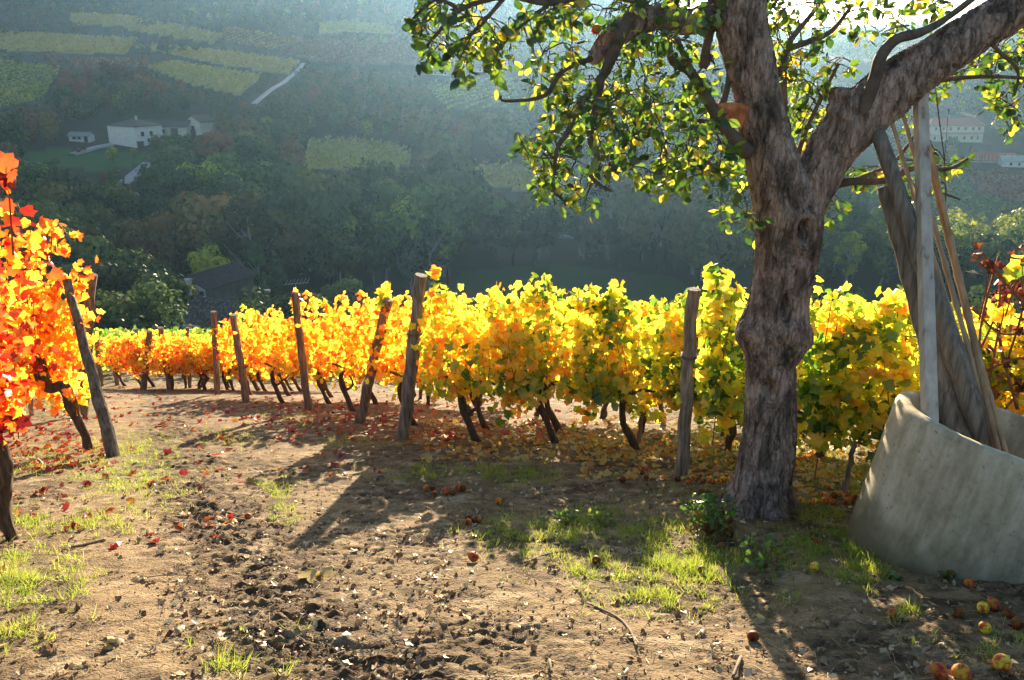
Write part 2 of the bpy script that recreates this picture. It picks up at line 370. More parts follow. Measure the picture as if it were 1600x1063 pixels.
# ------------------------------------------------------------------ ground
def build_ground():
    ys = [np.arange(-8, 1.8, 0.2)]
    y = 1.8; l = []
    while y < 1620:
        l.append(y); y *= 1.0040 if y < 13 else (1.012 if y < 60 else 1.02)
    ys = np.concatenate(ys + [np.array(l)]); nu = 900
    u = np.linspace(-1, 1, nu); w = np.sqrt((0.8 * ys) ** 2 + 16.0)
    X = w[:, None] * u[None]; Y = np.repeat(ys[:, None], nu, 1); Z = H(X, Y)
    near = 1 - sstep(12, 22, Y)
    xc = -1.45 - 0.56 * (Y - 2.9) + 0.10 * np.maximum(Y - 8, 0)
    smooth = np.exp(-((X - xc) / 0.42) ** 2) * 0.9
    rut = np.exp(-((X - xc - 0.75) / 0.33) ** 2)
    patch = np.clip(0.5 + 1.1 * fbm(X / 0.9, Y / 0.9, 1.0, 3), 0, 1)
    crumb = np.clip(patch * (1 - smooth) + 0.85 * rut, 0, 1.4)
    c1 = np.maximum(fbm(X / 0.11, Y / 0.09, 4.0, 3), -0.25); c2 = np.maximum(perlin(X / 0.038, Y / 0.032, 9.0), -0.1)
    c3 = np.abs(perlin(X / 0.22, Y / 0.16, 6.0))
    D = near * (0.012 * fbm(X / 0.35, Y / 0.3, 2.0, 3) + crumb * (0.019 * c1 + 0.015 * c2 - 0.018 * np.exp(-(c3 / .12) ** 2)) + 0.0045 * perlin(X / 0.032, Y / 0.028, 3.0) + .006 * np.maximum(perlin(X / .07, Y / .06, 13.), 0))
    Z = Z + D
    V = np.stack([X, Y, Z], -1).reshape(-1, 3)
    dry = np.array([.275, .197, .112]); dark = np.array([.075, .052, .034]); mid = np.array([.16, .113, .066])
    k = np.clip(0.30 + 0.55 * crumb + 0.8 * fbm(X / .5, Y / .35, 11., 4) - .45 * smooth - 12 * D + .45 * sstep(7, 12, Y) + .5 * rut, 0, 1)[..., None]  # farther track browned and darkened, with the rows' shade put into its colour
    col = dry * (1 - k) + mid * k
    k2 = np.clip(1.6 * fbm(X / .16, Y / .1, 21., 4) * (.35 + crumb) + .12 + .4 * rut + .5 * sstep(.35, .9, fbm(X / 1.6, Y / 1.2, 31., 2)), 0, .9)[..., None]
    col = col * (1 - k2) + dark * k2
    pale = np.clip(1.5 * fbm(X / .3, Y / .2, 41., 4) - .35, 0, .6)[..., None]; col = col * (1 - pale) + np.array([.40, .315, .20]) * pale
    # ground tint under the vines and beyond
    PX, PY, PD = project(np.stack([X, Y, Z], -1))
    g = np.zeros_like(X)
    for (a, b, rx, ry, n) in GP:
        g = np.maximum(g, np.exp(-(((PX - a) / rx) ** 2 + ((PY - b) / ry) ** 2)) * min(1, n / 250))
    g = (g * near * (Y > 1))[..., None]; col = col * (1 - .55 * g) + np.array([.12, .13, .04]) * .55 * g
    f = sstep(24, 34, Y)[..., None]; col = col * (1 - f) + np.array([.055, .062, .028]) * f
    n1 = fbm(X / 25, Y / 25, 3., 3)[..., None]; far = sstep(40, 70, Y)[..., None]
    col = col * (1 - far) + (np.array([.045, .05, .025]) + n1 * .012) * far
    vis = (Y > 40)
    m = inpoly(PX, PY, LAWN) & vis & (Y < 420); col[m] = (.06, .12, .03)
    m = inpoly(PX, PY, MEADOW) & vis & (Y < 260); col[m] = (.04, .075, .025)
    for F in FIELDS:
        m = inpoly(PX, PY, F[0]) & vis; h = F[1]
        base = np.array([.34, .29, .09]) if .3 < h < .7 else (np.array([.17, .10, .075]) if h <= .3 else np.array([.07, .11, .04]))
        col[m] = base
    ny = len(ys); i = (np.arange(ny - 1)[:, None] * nu + np.arange(nu - 1)[None]).ravel()
    loops = np.stack([i, i + 1, i + nu + 1, i + nu], 1).ravel(); nf = len(i)
    me = np_mesh('ground', V, loops, np.arange(nf) * 4, np.full(nf, 4), {'col': np.clip(col, .01, 1).reshape(-1, 3)}, smooth=True)
    m, nt, b = mat_new('ground')
    a = N(nt, 'ShaderNodeAttribute', attribute_name='col')
    nz, cr = noise_col(nt, 38, [(.3, (.62, .6, .58)), (.5, (1, 1, 1)), (.72, (1.35, 1.33, 1.3))], detail=8, rough=.7)
    mx = N(nt, 'ShaderNodeMix', data_type='RGBA', blend_type='MULTIPLY'); mx.inputs[0].default_value = 1
    nt.links.new(a.outputs[0], mx.inputs[6]); nt.links.new(cr.outputs[0], mx.inputs[7]); nt.links.new(mx.outputs[2], b.inputs['Base Color'])
    b.inputs['Roughness'].default_value = .95; b.inputs['Specular IOR Level'].default_value = .15
    nz2 = N(nt, 'ShaderNodeTexNoise'); nz2.inputs['Scale'].default_value = 75; nz2.inputs['Detail'].default_value = 8
    tc = N(nt, 'ShaderNodeTexCoord'); nt.links.new(tc.outputs['Object'], nz2.inputs['Vector'])
    bump(nt, b, nz2.outputs['Fac'], 1.0, .015)
    tag(put('ground', me, m), kind='structure')
build_ground()

def resample(pts, step):
    P = np.array(pts, float); d = np.r_[0, np.cumsum(np.linalg.norm(np.diff(P, axis=0), axis=1))]
    s = np.arange(0, d[-1] + step * .5, step); return np.stack([np.interp(s, d, P[:, i]) for i in range(P.shape[1])], 1)
M_ROAD = simple('worn_asphalt', 1.5, [(.3, (.11, .12, .14)), (.7, (.19, .2, .22))], rough=.5, bs=.1, spec=.5)
M_TRACK = simple('pale_gravel', 1.5, [(.3, (.3, .3, .27)), (.7, (.42, .41, .37))], bs=.1)
for pts, wd, nm in ROADS:
    P = np.array([list(G(*p))[:2] for p in pts]); P = resample(P, 2.0)
    T = np.gradient(P, axis=0); T /= np.linalg.norm(T, axis=1)[:, None]; S = np.stack([-T[:, 1], T[:, 0]], 1)
    v = []
    for k in (-.5, -.17, .17, .5):
        q = P + S * wd * k; v.append(np.c_[q, H(q[:, 0], q[:, 1]) + .45])
    lo_ = v[0] * 1; lo_[:, 2] -= .6; hi_ = v[3] * 1; hi_[:, 2] -= .6
    v = [lo_] + v + [hi_]
    b = MB(); n = len(P); b.v = [tuple(p) for a in v for p in a]; b.a = [0] * len(b.v)
    b.f = [(j * n + i, (j + 1) * n + i, (j + 1) * n + i + 1, j * n + i + 1) for j in range(5) for i in range(n - 1)]
    tag(put(nm, b.mesh(nm, smooth=True), M_ROAD if nm == 'road' else M_TRACK), kind='structure')

# ------------------------------------------------------------------ far vineyards: hedge rows of many small leaf clumps
for k, (poly, hue, ang, gap, hgt, lab) in enumerate(FIELDS):
    r = np.random.default_rng(100 + k)
    W = ground([p[0] for p in poly], [p[1] for p in poly]); lo2, hi2 = W[:, :2].min(0) - 5, W[:, :2].max(0) + 5
    c = (lo2 + hi2) / 2; rad = np.linalg.norm(hi2 - lo2) / 2; a = R(ang); d = np.array([math.cos(a), math.sin(a)]); n_ = np.array([-d[1], d[0]])
    dist = c[1]; step = max(.35, dist / 900)
    s, t = np.meshgrid(np.arange(-rad, rad, step), np.arange(-rad, rad, gap)); s = s.ravel() + r.uniform(-.5, .5, s.size) * step * 2; t = t.ravel() + r.normal(0, .18, s.size)
    Q = c + s[:, None] * d + t[:, None] * n_; z = H(Q[:, 0], Q[:, 1]); P = np.c_[Q, z]
    px, py, _ = project(P); m = inpoly(px, py, poly) & (r.random(len(P)) > .12); P = P[m]
    P[:, 2] += r.uniform(.3, hgt, len(P)); n = len(P)
    me = scatter('vineyard', *CARD, P, unit(n, r) * .8 + [0, -.4, .5], unit(n, r), r.uniform(.6, 1.1, n) * max(.9, dist / 330), r.random(n), .1, k)
    o = put('distant_vineyard', me, M_FIELD); o.color = (hue, 0, 0, 1); tag(o, lab, 'vineyard', kind='stuff')

# ------------------------------------------------------------------ buildings across the valley
M_TILE = simple('grey_brown_roof_tiles', 2.5, [(.3, (.05, .04, .036)), (.55, (.12, .09, .08)), (.8, (.22, .17, .145))], stretch=(1, 4, 1), bs=.5, bd=.05)
M_REDTILE = simple('reddish_roof_tiles', 2.5, [(.3, (.26, .1, .065)), (.6, (.45, .19, .12)), (.8, (.55, .27, .18))], stretch=(1, 4, 1), bs=.4, bd=.05)
M_WHITE = simple('white_plaster', .8, [(.3, (.6, .57, .52)), (.7, (.78, .75, .7))], bs=.1)
M_CREAM = simple('cream_plaster', .8, [(.3, (.52, .48, .38)), (.7, (.68, .62, .5))], bs=.1)
M_GREYW = simple('grey_rendered_wall', .8, [(.3, (.34, .33, .31)), (.7, (.5, .48, .45))], bs=.1)
M_ORANGE = simple('orange_plaster', .8, [(.3, (.7, .2, .08)), (.7, (.8, .27, .12))], bs=.1)
M_PANE, _nt, _b = mat_new('dark_window_glass'); _b.inputs['Base Color'].default_value = (.02, .025, .03, 1); _b.inputs['Roughness'].default_value = .15
M_DOOR = simple('dark_wood', 3, [(.3, (.05, .035, .025)), (.7, (.11, .08, .06))])
M_METAL = simple('dull_metal', 6, [(.3, (.2, .2, .2)), (.7, (.36, .36, .36))], rough=.5)

def wing(root, w, d, h, rise, wall, roof, off=(0, 0), axis='x', hip=False, eave=.45, base=3.0, holes=(), chim=None, name='wall'):
    """Walls under a pitched roof; holes = (face, u, z, w, h) for windows and doors; local x along the front, y into the hill."""
    ox, oy = off; b = MB(); gx = axis == 'x'
    x0, x1, y0, y1 = ox - w / 2, ox + w / 2, oy, oy + d
    pr = [(x0, y0), (x1, y0), (x1, y1), (x0, y1)]
    v = [(x, y, -base) for x, y in pr] + [(x, y, h) for x, y in pr]; f = [(0, 1, 5, 4), (1, 2, 6, 5), (2, 3, 7, 6), (3, 0, 4, 7)]
    if not hip:
        if gx: v += [(x0, (y0 + y1) / 2, h + rise), (x1, (y0 + y1) / 2, h + rise)]; f += [(7, 4, 8), (5, 6, 9)]
        else: v += [((x0 + x1) / 2, y0, h + rise), ((x0 + x1) / 2, y1, h + rise)]; f += [(4, 5, 8), (6, 7, 9)]
    b.add(v, f); wl = put(name, b.mesh(name), wall, root)
    e = eave; X0, X1, Y0, Y1 = x0 - e, x1 + e, y0 - e, y1 + e; hh = h - rise * e / ((d if gx else w) / 2); th = .16; r = MB()
    i = (min(w, d) / 2 if hip else 0)
    if gx: rid = [(X0 + i, (y0 + y1) / 2, h + rise), (X1 - i, (y0 + y1) / 2, h + rise)]; q = [(0, 1, 5, 4), (2, 3, 4, 5)]; g = [(3, 0, 4), (1, 2, 5)]
    else: rid = [((x0 + x1) / 2, Y0 + i, h + rise), ((x0 + x1) / 2, Y1 - i, h + rise)]; q = [(3, 0, 4, 5), (1, 2, 5, 4)]; g = [(0, 1, 4), (2, 3, 5)]
    top = [(X0, Y0, hh), (X1, Y0, hh), (X1, Y1, hh), (X0, Y1, hh)] + rid
    T = [(a, b_, c + th) for a, b_, c in top]; n = 6
    fs = q + (g if hip else []); F = [tuple(f_) for f_ in fs] + [tuple(k + n for k in reversed(f_)) for f_ in fs]
    loop = [0, 1, 2, 3] if hip else ([0, 1, 5, 2, 3, 4] if gx else [0, 4, 1, 2, 5, 3])
    for a, b_ in zip(loop, loop[1:] + loop[:1]): F.append((a, b_, b_ + n, a + n))
    r.add(T + top, F)
    # a rounded line of ridge tiles
    r.tube([Vector(T[4]) + Vector((0, 0, -.02)), Vector(T[5]) + Vector((0, 0, -.02))], .16, 6)
    rf = put('roof', r.mesh('roof'), roof, root)
    if chim: c = MB(); c.box((chim[0], chim[1], h + rise + .1), (.6, .6, 1.7)); c.box((chim[0], chim[1], h + rise + 1.0), (.8, .8, .12)); put('chimney', c.mesh('chimney'), M_GREYW, rf)
    for (face, u, z, ww, hh2, kind) in holes:
        fr, pn = MB(), MB()
        for m_, dd, q_ in ((fr, .10, .16), (pn, .14, 0)):
            if face == 's': m_.box((u, y0 - dd / 2, z), (ww + q_, dd, hh2 + q_))
            elif face == 'e': m_.box((x1 + dd / 2, u, z), (dd, ww + q_, hh2 + q_))
            else: m_.box((x0 - dd / 2, u, z), (dd, ww + q_, hh2 + q_))
        w_ = put(kind, fr.mesh(kind), M_GREYW if wall is not M_GREYW else M_WHITE, wl)
        put('pane' if kind == 'window' else 'leaf', pn.mesh('pane'), M_PANE if kind == 'window' else M_DOOR, w_)
    return wl

def house_at(name, label, cat, px, py, rz, group=None):
    g = G(px, py); return thing(name, label, cat, g, R(rz), group), project(np.array(g))[2]
# the white farmhouse and its wings
t, dF = house_at('farmhouse', 'white farmhouse with hipped brown roof and outside stair below the reddish trees', 'farmhouse', 192, 228, -28)
k_ = dF / 1300.0                                                      # metres per pixel there
wing(t, 62 * k_, 52 * k_, 30 * k_, 9 * k_, M_WHITE, M_TILE, hip=True, axis='y', holes=[('e', 14 * k_, 18 * k_, 1.0, 1.3, 'window'), ('e', 30 * k_, 18 * k_, 1.0, 1.3, 'window'), ('e', 24 * k_, 8 * k_, .9, 1.1, 'window'), ('e', 8 * k_, 2.2 * k_, 2.4, 2.1, 'door')], chim=(6 * k_, 26 * k_))
s = MB()
for i in range(9): s.box((31 * k_ + .7, 34 * k_ + i * .3, .25 * i + .1), (1.0, .34, .2))
s.box((31 * k_ + .7, 34 * k_ + 3.6, 2.35), (1.2, 1.8, .15)); s.tube([(31 * k_ + 1.2, 34 * k_, 1), (31 * k_ + 1.2, 34 * k_ + 2.6, 3.2), (31 * k_ + 1.2, 34 * k_ + 4.4, 3.3)], .04, 5)
put('staircase', s.mesh('staircase'), M_DOOR, t)
t, _ = house_at('farm_outbuilding', 'long low farm wing with grey tiled roof right of the white farmhouse', 'barn', 252, 213, -8)
wing(t, 92 * k_, 24 * k_, 16 * k_, 8 * k_, M_CREAM, M_TILE, holes=[('s', -20 * k_, 8 * k_, 1.2, 1.2, 'window'), ('s', 5 * k_, 8 * k_, 1.2, 1.2, 'window'), ('s', 24 * k_, 6 * k_, 2.4, 2.8, 'door')])
t, _ = house_at('farm_outbuilding', 'tall gabled farm wing at the right end of the farm row', 'barn', 303, 212, -22)
wing(t, 30 * k_, 34 * k_, 22 * k_, 9 * k_, M_CREAM, M_TILE, axis='y', holes=[('s', 0, 12 * k_, 1.3, 1.3, 'window'), ('s', 0, 4 * k_, 2.0, 2.2, 'door')])
t, _ = house_at('farm_shed', 'small white flat shed with a dark door left of the farmhouse', 'shed', 124, 222, -12)
wing(t, 36 * k_, 14 * k_, 10 * k_, .8, M_WHITE, M_METAL, holes=[('s', -8 * k_, 6 * k_, 1.2, .7, 'window'), ('s', 1 * k_, 6 * k_, 1.2, .7, 'window'), ('s', 13 * k_, 4.5 * k_, 6 * k_, 9 * k_, 'door')])
t, _ = house_at('farm_shed', 'tiny brown hut on the lawn below the white shed', 'shed', 121, 240, -12)
wing(t, 13 * k_, 8 * k_, 6 * k_, .5, M_ORANGE, M_DOOR, holes=[('s', 3 * k_, 2.6 * k_, .8, 1.6, 'door')])
# the tower house, half way up
t, dT = house_at('tower_house', 'narrow white tower house high on the hazy slope', 'house', 718, 119, -6); k_ = dT / 1300
wing(t, 17 * k_, 13 * k_, 22 * k_, 3 * k_, M_WHITE, M_REDTILE, holes=[('s', 0, 14 * k_, 2.2 * k_, 4.5 * k_, 'window'), ('s', 0, 4 * k_, 4 * k_, 3.5 * k_, 'door')])
t, _ = house_at('low_house', 'low white house with brown roof left of the tower house', 'house', 688, 118, -6)
wing(t, 36 * k_, 12 * k_, 6 * k_, 3 * k_, M_GREYW, M_REDTILE, holes=[('s', -8 * k_, 3 * k_, 3 * k_, 2.6 * k_, 'window'), ('s', 8 * k_, 3 * k_, 3 * k_, 2.6 * k_, 'window')])
t, _ = house_at('low_house', 'long low house with pinkish roof right of the tower house', 'house', 762, 113, 4)
wing(t, 52 * k_, 12 * k_, 6 * k_, 3 * k_, M_CREAM, M_REDTILE, holes=[('s', -12 * k_, 3 * k_, 3 * k_, 2.6 * k_, 'window'), ('s', 8 * k_, 3 * k_, 3 * k_, 2.6 * k_, 'window')])
t, _ = house_at('low_house', 'small bluish white house showing under the apple leaves', 'house', 790, 104, 4)
wing(t, 10 * k_, 9 * k_, 9 * k_, 2 * k_, M_WHITE, M_TILE, holes=[('s', 0, 4 * k_, 2 * k_, 3 * k_, 'window')])
# right-hand hamlet
t, dR = house_at('villa', 'large two storey villa with hipped reddish roof behind the poles', 'villa', 1492, 222, 4); k_ = dR / 1300
wing(t, 88 * k_, 24 * k_, 26 * k_, 9 * k_, M_CREAM, M_REDTILE, hip=True, chim=(-10 * k_, 12 * k_), holes=[('s', u * k_, z * k_, 3.2 * k_, 4.5 * k_, 'window') for u in (-34, -22, -10, 2, 14, 26, 36) for z in (6, 20)])
lr = MB(); lr.box((10 * k_, -3 * k_, 14 * k_), (66 * k_, 6.5 * k_, .8 * k_)); put('lower_roof', lr.mesh('lower_roof'), M_REDTILE, t)
bl = MB(); bl.box((-34 * k_, -2 * k_, 12 * k_), (20 * k_, 4 * k_, 1 * k_)); [bl.box((-43 * k_ + i * 2.2 * k_, -3.8 * k_, 14.5 * k_), (.3 * k_, .3 * k_, 4 * k_)) for i in range(9)]; bl.box((-34 * k_, -3.8 * k_, 16.6 * k_), (20 * k_, .5 * k_, .4 * k_)); put('balcony', bl.mesh('balcony'), M_WHITE, t)
t, dR = house_at('farm_building', 'orange walled farmhouse with columned porch at the right edge', 'farmhouse', 1553, 252, -8); k_ = dR / 1300
wing(t, 60 * k_, 20 * k_, 15 * k_, 7 * k_, M_ORANGE, M_TILE, holes=[('s', 14 * k_, 8 * k_, 3 * k_, 5 * k_, 'window'), ('s', 24 * k_, 8 * k_, 3 * k_, 5 * k_, 'window'), ('s', -20 * k_, 5 * k_, 5 * k_, 9 * k_, 'door')])
cl = MB()
for i in range(6): cl.box((-28 * k_ + i * 6 * k_, -4 * k_, 6.5 * k_), (1.2 * k_, 1.2 * k_, 13 * k_))
cl.box((-13 * k_, -4 * k_, 13.4 * k_), (34 * k_, 2 * k_, 1.4 * k_)); put('porch', cl.mesh('porch'), M_REDTILE, t)
te = MB(); te.box((0, -5 * k_, -.8 * k_), (74 * k_, 14 * k_, 1.6 * k_)); put('terrace', te.mesh('terrace'), M_GREYW, t)
t, _ = house_at('farm_building', 'long low white building right of the orange farmhouse', 'barn', 1598, 262, -6)
wing(t, 60 * k_, 18 * k_, 10 * k_, 6 * k_, M_WHITE, M_GREYW, holes=[('s', -18 * k_, 5 * k_, 3 * k_, 4 * k_, 'window'), ('s', -6 * k_, 5 * k_, 3 * k_, 4 * k_, 'window'), ('s', 8 * k_, 4.5 * k_, 5 * k_, 7 * k_, 'door')])

# ------------------------------------------------------------------ woods
def crown_mesh(name, kind, seed, ncard, card=.55):
    """Leaf clumps spread over lumps in a crown 1 unit high and about 1 unit wide, foot at z=0."""
    r = np.random.default_rng(seed); L = []
    nl = 17
    for i in range(nl):
        if kind == 'round':
            t = r.uniform(.0, 1); a = r.uniform(0, 6.283); rr = .36 * math.sqrt(max(0.05, 1 - (2 * t - 1.0) ** 2)) * r.uniform(.4, 1)
            L.append((rr * math.cos(a), rr * math.sin(a), .34 + .56 * t, r.uniform(.12, .20)))
        elif kind == 'tall':
            t = i / nl; a = r.uniform(0, 6.283); rr = (.17 * (1 - abs(2 * t - .9) ** 1.5) + .03) * r.uniform(.5, 1.2)
            L.append((rr * math.cos(a), rr * math.sin(a), .30 + .62 * t, r.uniform(.06, .12)))
        elif kind == 'cone':
            t = i / nl; a = r.uniform(0, 6.283); rr = .30 * (1 - t) * r.uniform(.3, 1)
            L.append((rr * math.cos(a), rr * math.sin(a), .08 + .86 * t, .12 * (1 - t) + .03))
        else:                                                          # bush, foliage to the ground
            t = r.uniform(0, 1); a = r.uniform(0, 6.283); rr = .45 * math.sqrt(1 - t * .8) * r.uniform(.2, 1)
            L.append((rr * math.cos(a), rr * math.sin(a), .08 + .75 * t, r.uniform(.13, .2)))
    L = np.array(L); k = r.integers(0, nl, ncard); d = unit(ncard, r); d[:, 2] = d[:, 2] * .8 + .15
    P = L[k, :3] + d * L[k, 3:4] * r.uniform(.55, 1.15, ncard)[:, None] ** .6 * [1, 1, .9]
    lump = r.random(nl)[k] * .55
    return scatter(name, *CARD, P, d * 1.5 + unit(ncard, r) * .6, unit(ncard, r), r.uniform(.6, 1.3, ncard) * card * .09, lump + r.random(ncard) * .45, .12, seed)
def trunk_mesh(name, kind, seed):
    r = random.Random(seed); b = MB(); top = .85 if kind in ('tall', 'cone') else .6
    pts = [(0, 0, -.06)] + [(r.uniform(-.02, .02), r.uniform(-.02, .02), top * i / 5) for i in range(1, 6)]
    b.tube(pts, [.022, .019, .016, .013, .009, .004], 5)
    for i in range(5 if kind != 'cone' else 0):
        z = r.uniform(.25, .55); a = r.uniform(0, 6.28); q = r.uniform(.12, .25)
        b.tube([(0, 0, z), (q * .5 * math.cos(a), q * .5 * math.sin(a), z + .12), (q * math.cos(a), q * math.sin(a), z + .28)], [.01, .007, .003], 4)
    return b.mesh(name)
TREES = {}
for kind, n in (('round', 3), ('tall', 3), ('bush', 2), ('cone', 1)):
    TREES[kind] = [(crown_mesh('crown', kind, 11 * i + ord(kind[0]), {'round': 1700, 'tall': 1100, 'bush': 900, 'cone': 1500}[kind], {'tall': .42, 'cone': .34}.get(kind, .5)), trunk_mesh('trunk', kind, i)) for i in range(n)]
def make_tree(name, kind, i, loc, h, hue, label, group=None, pale=False, wx=1.0):
    t = thing(name, label, 'tree', loc, random.uniform(0, 6.28), group); t.scale = (h * wx, h * wx, h)
    c, tr = TREES[kind][i % len(TREES[kind])]
    o = put('crown', c, M_FOREST, t); o.color = (hue, 0, 0, 1)
    o = put('trunk', tr, M_LTRUNK if pale else M_DTRUNK, t)
    return t
for k in TREES:
    for c, tr in TREES[k]: c.materials.append(M_FOREST); tr.materials.append(M_LTRUNK if k == 'tall' else M_DTRUNK)

def rd(pts, wpx): # a strip of reserved picture round a road
    a = [(x - wpx, y) for x, y in pts]; return a + [(x + wpx, y) for x, y in reversed(pts)]
KEEP = [F[0] for F in FIELDS] + [LAWN, MEADOW]
KEEP += [rd(ROADS[0][0][:4], 10), rd(ROADS[1][0][:3], 8), rd(ROADS[2][0][:5], 5), [(108, 286), (166, 292), (166, 300), (108, 292)], [(240, 306), (286, 310), (286, 318), (240, 314)], [(770, 356), (890, 366), (890, 376), (770, 364)], [(96, 205), (152, 205), (152, 246), (96, 246)], [(152, 190), (226, 190), (226, 243), (152, 243)], [(226, 185), (332, 176), (334, 207), (226, 209)], [(668, 90), (800, 90), (800, 122), (668, 122)], [(1440, 185), (1540, 185), (1540, 216), (1440, 216)], [(1505, 222), (1640, 222), (1640, 262), (1505, 262)],
         [(215, 425), (345, 425), (375, 465), (375, 500), (150, 500), (150, 495), (240, 460)], [(285, 385), (372, 385), (372, 440), (285, 440)], [(402, 390), (455, 390), (455, 470), (402, 470)]]
KG = []
for p in KEEP:
    c = np.mean(p, axis=0); KG.append(float(G(c[0], min(c[1], 500))[1]) - 6)
KG[-3:] = [70, 66, 60]
def blocked(px, py, Y):
    m = np.zeros(np.shape(px), bool)
    for p, d in zip(KEEP, KG): m |= inpoly(px, py, p) & (Y < d + 40)
    return m
rw = np.random.default_rng(21)
cand = []
y = 66.0
while y < 1230:
    step = 6.2 if y < 200 else (7.5 if y < 420 else 12)
    xs = np.arange(-.72 * y - 10, .72 * y + 10, step); xs = xs + rw.uniform(-.45, .45, len(xs)) * step; yy = y + rw.uniform(-.45, .45, len(xs)) * step
    cand.append(np.c_[xs, yy]); y += step
cand = np.concatenate(cand); cz = H(cand[:, 0], cand[:, 1]); cp = np.c_[cand, cz]; bx, by, bd = project(cp)
hmax = np.where(cand[:, 1] < 100, rw.uniform(4, 8, len(cand)), rw.uniform(9, 15, len(cand)))
hmax = np.where((bx > 450) & (bx < 1150) & (cand[:, 1] > 140) & (cand[:, 1] < 230), rw.uniform(13, 20, len(cand)), hmax)
hmax = np.where((bx > 1150) & (cand[:, 1] < 240), rw.uniform(8, 11, len(cand)), hmax)
hmax = np.where(cand[:, 1] > 230, rw.uniform(5, 9, len(cand)), hmax)
hmax = np.where((cand[:, 1] < 118) & (bx > 420), rw.uniform(2, 4.5, len(cand)), hmax)
ok = ~blocked(bx, by, cand[:, 1]); ok &= (bx > -80) & (bx < 1680) & (by > -30)
# trees keep thin on the open pasture
ok &= ~((cand[:, 1] < 118) & (bx > 420) & (rw.random(len(cand)) < .6))
hh = np.zeros(len(cand))
for f in (1, .8, .62, .45, .32):
    free = ok.copy()
    for s in (.3, .65, 1.0):
        for sx in (-.3, 0, .3):
            q = cp.copy(); q[:, 2] += hmax * f * s; q[:, 0] += sx * hmax * f; a, b_, _ = project(q); free &= ~blocked(a, b_, cand[:, 1])
    hh = np.where((hh == 0) & free, hmax * f * rw.uniform(.7, 1.12, len(cand)), hh)
sel = np.where(hh > 1.5)[0]
size = hh[sel] / bd[sel] * FPX
order = sel[np.argsort(-size)]
def wood_hue(x, Y, px, py):
    n = float(perlin(x / 35, Y / 35, 8.8))
    h = .50 + .36 * n
    if 50 < px < 330 and 95 < py < 175: h = .2 + .2 * n
    if 500 < px < 760 and 130 < py < 210: h = .38
    if 1280 < px and py > 330: h = .66 + .1 * n
    return min(.9, max(.12, h))
PLACE = [(90, 'below the left vines'), (330, 'beneath the farm'), (560, 'left of the mid-valley'), (800, 'in the valley middle'), (1150, 'seen between pasture and apple tree'), (1300, 'beside the apple trunk'), (1700, 'below the right-hand farm')]
near_n = [i for i in order if bx[i] > -30 and bx[i] < 1630][:270]
ns = set(near_n)
for j, i in enumerate(near_n):
    Y = cand[i, 1]; r = rw.random(); hue = wood_hue(cand[i, 0], Y, bx[i], by[i]) + rw.uniform(-.22, .22); hue = float(np.clip(hue, .1, .93))
    kind = 'bush' if hh[i] < 5 else ('tall' if (r < .5 and 400 < bx[i]) else 'round')
    if 100 > Y and bx[i] < 420: kind = 'bush' if r < .6 else 'round'
    pl = next(s for q, s in PLACE if bx[i] < q or q == 1700)
    dn = 'near' if Y < 110 else ('middle' if Y < 170 else 'far')
    tone = 'rusty' if hue < .3 else ('olive' if hue < .45 else ('dark green' if hue < .68 else 'mid green'))
    nm, w_ = {'bush': ('shrub', 'low shrub'), 'tall': ('slender_tree', 'slender pale-stemmed tree'), 'round': ('broadleaf_tree', 'round-crowned tree')}[kind]
    make_tree(nm, kind, j, Vector(cp[i]) , hh[i] * 1.08, hue, f'{tone} {w_} {pl}, {dn} belt of the wood', f'{tone} {w_}s {pl}, {dn} belt')
def wood(name, label, idx, ncard, card):
    P, S_, Rn, NN = [], [], [], []
    for i in idx:
        h = hh[i] * 1.1; k = ncard; d = unit(k, rw); d[:, 2] *= 1.0
        c = cp[i] + [0, 0, h * .58]; P.append(c + d * np.array([.34, .34, .42]) * h * rw.uniform(.6, 1.05, (k, 1)) ** .5); NN.append(d * 1.4 + unit(k, rw) * .5)
        S_.append(rw.uniform(.6, 1.2, k) * card * h); q = 1 - wood_hue(cand[i, 0], cand[i, 1], bx[i], by[i]) + rw.uniform(-.27, .27); Rn.append(1 - np.clip(q + rw.uniform(-.08, .08, k), 0, 1))
    P, S_, Rn, NN = np.concatenate(P), np.concatenate(S_), np.concatenate(Rn), np.concatenate(NN); n = len(P)
    me = scatter(name, *CARD, P, NN, unit(n, rw), S_, Rn, .12, 5)
    o = put(name, me, M_WOOD); tag(o, label, 'wood', kind='stuff')
M_WOOD = leaf_mat('wood_leaves', [(0, (.30, .11, .05)), (.2, (.21, .14, .05)), (.4, (.12, .14, .04)), (.6, (.045, .085, .028)), (.8, (.12, .18, .035)), (1, (.5, .5, .05))],
                  clump=0.1, clump_scale=0.05, spread=1.0, trans=0.3, gloss=0.02, use_obj=False)
rest = [i for i in order if i not in ns]
wood('valley_wood', 'mixed autumn wood filling the valley behind the nearer trees', [i for i in rest if cand[i, 1] < 430], 170, .10)
wood('hillside_wood', 'hazy blue wood covering the far hillside up to the ridge', [i for i in rest if cand[i, 1] >= 430], 46, .17)
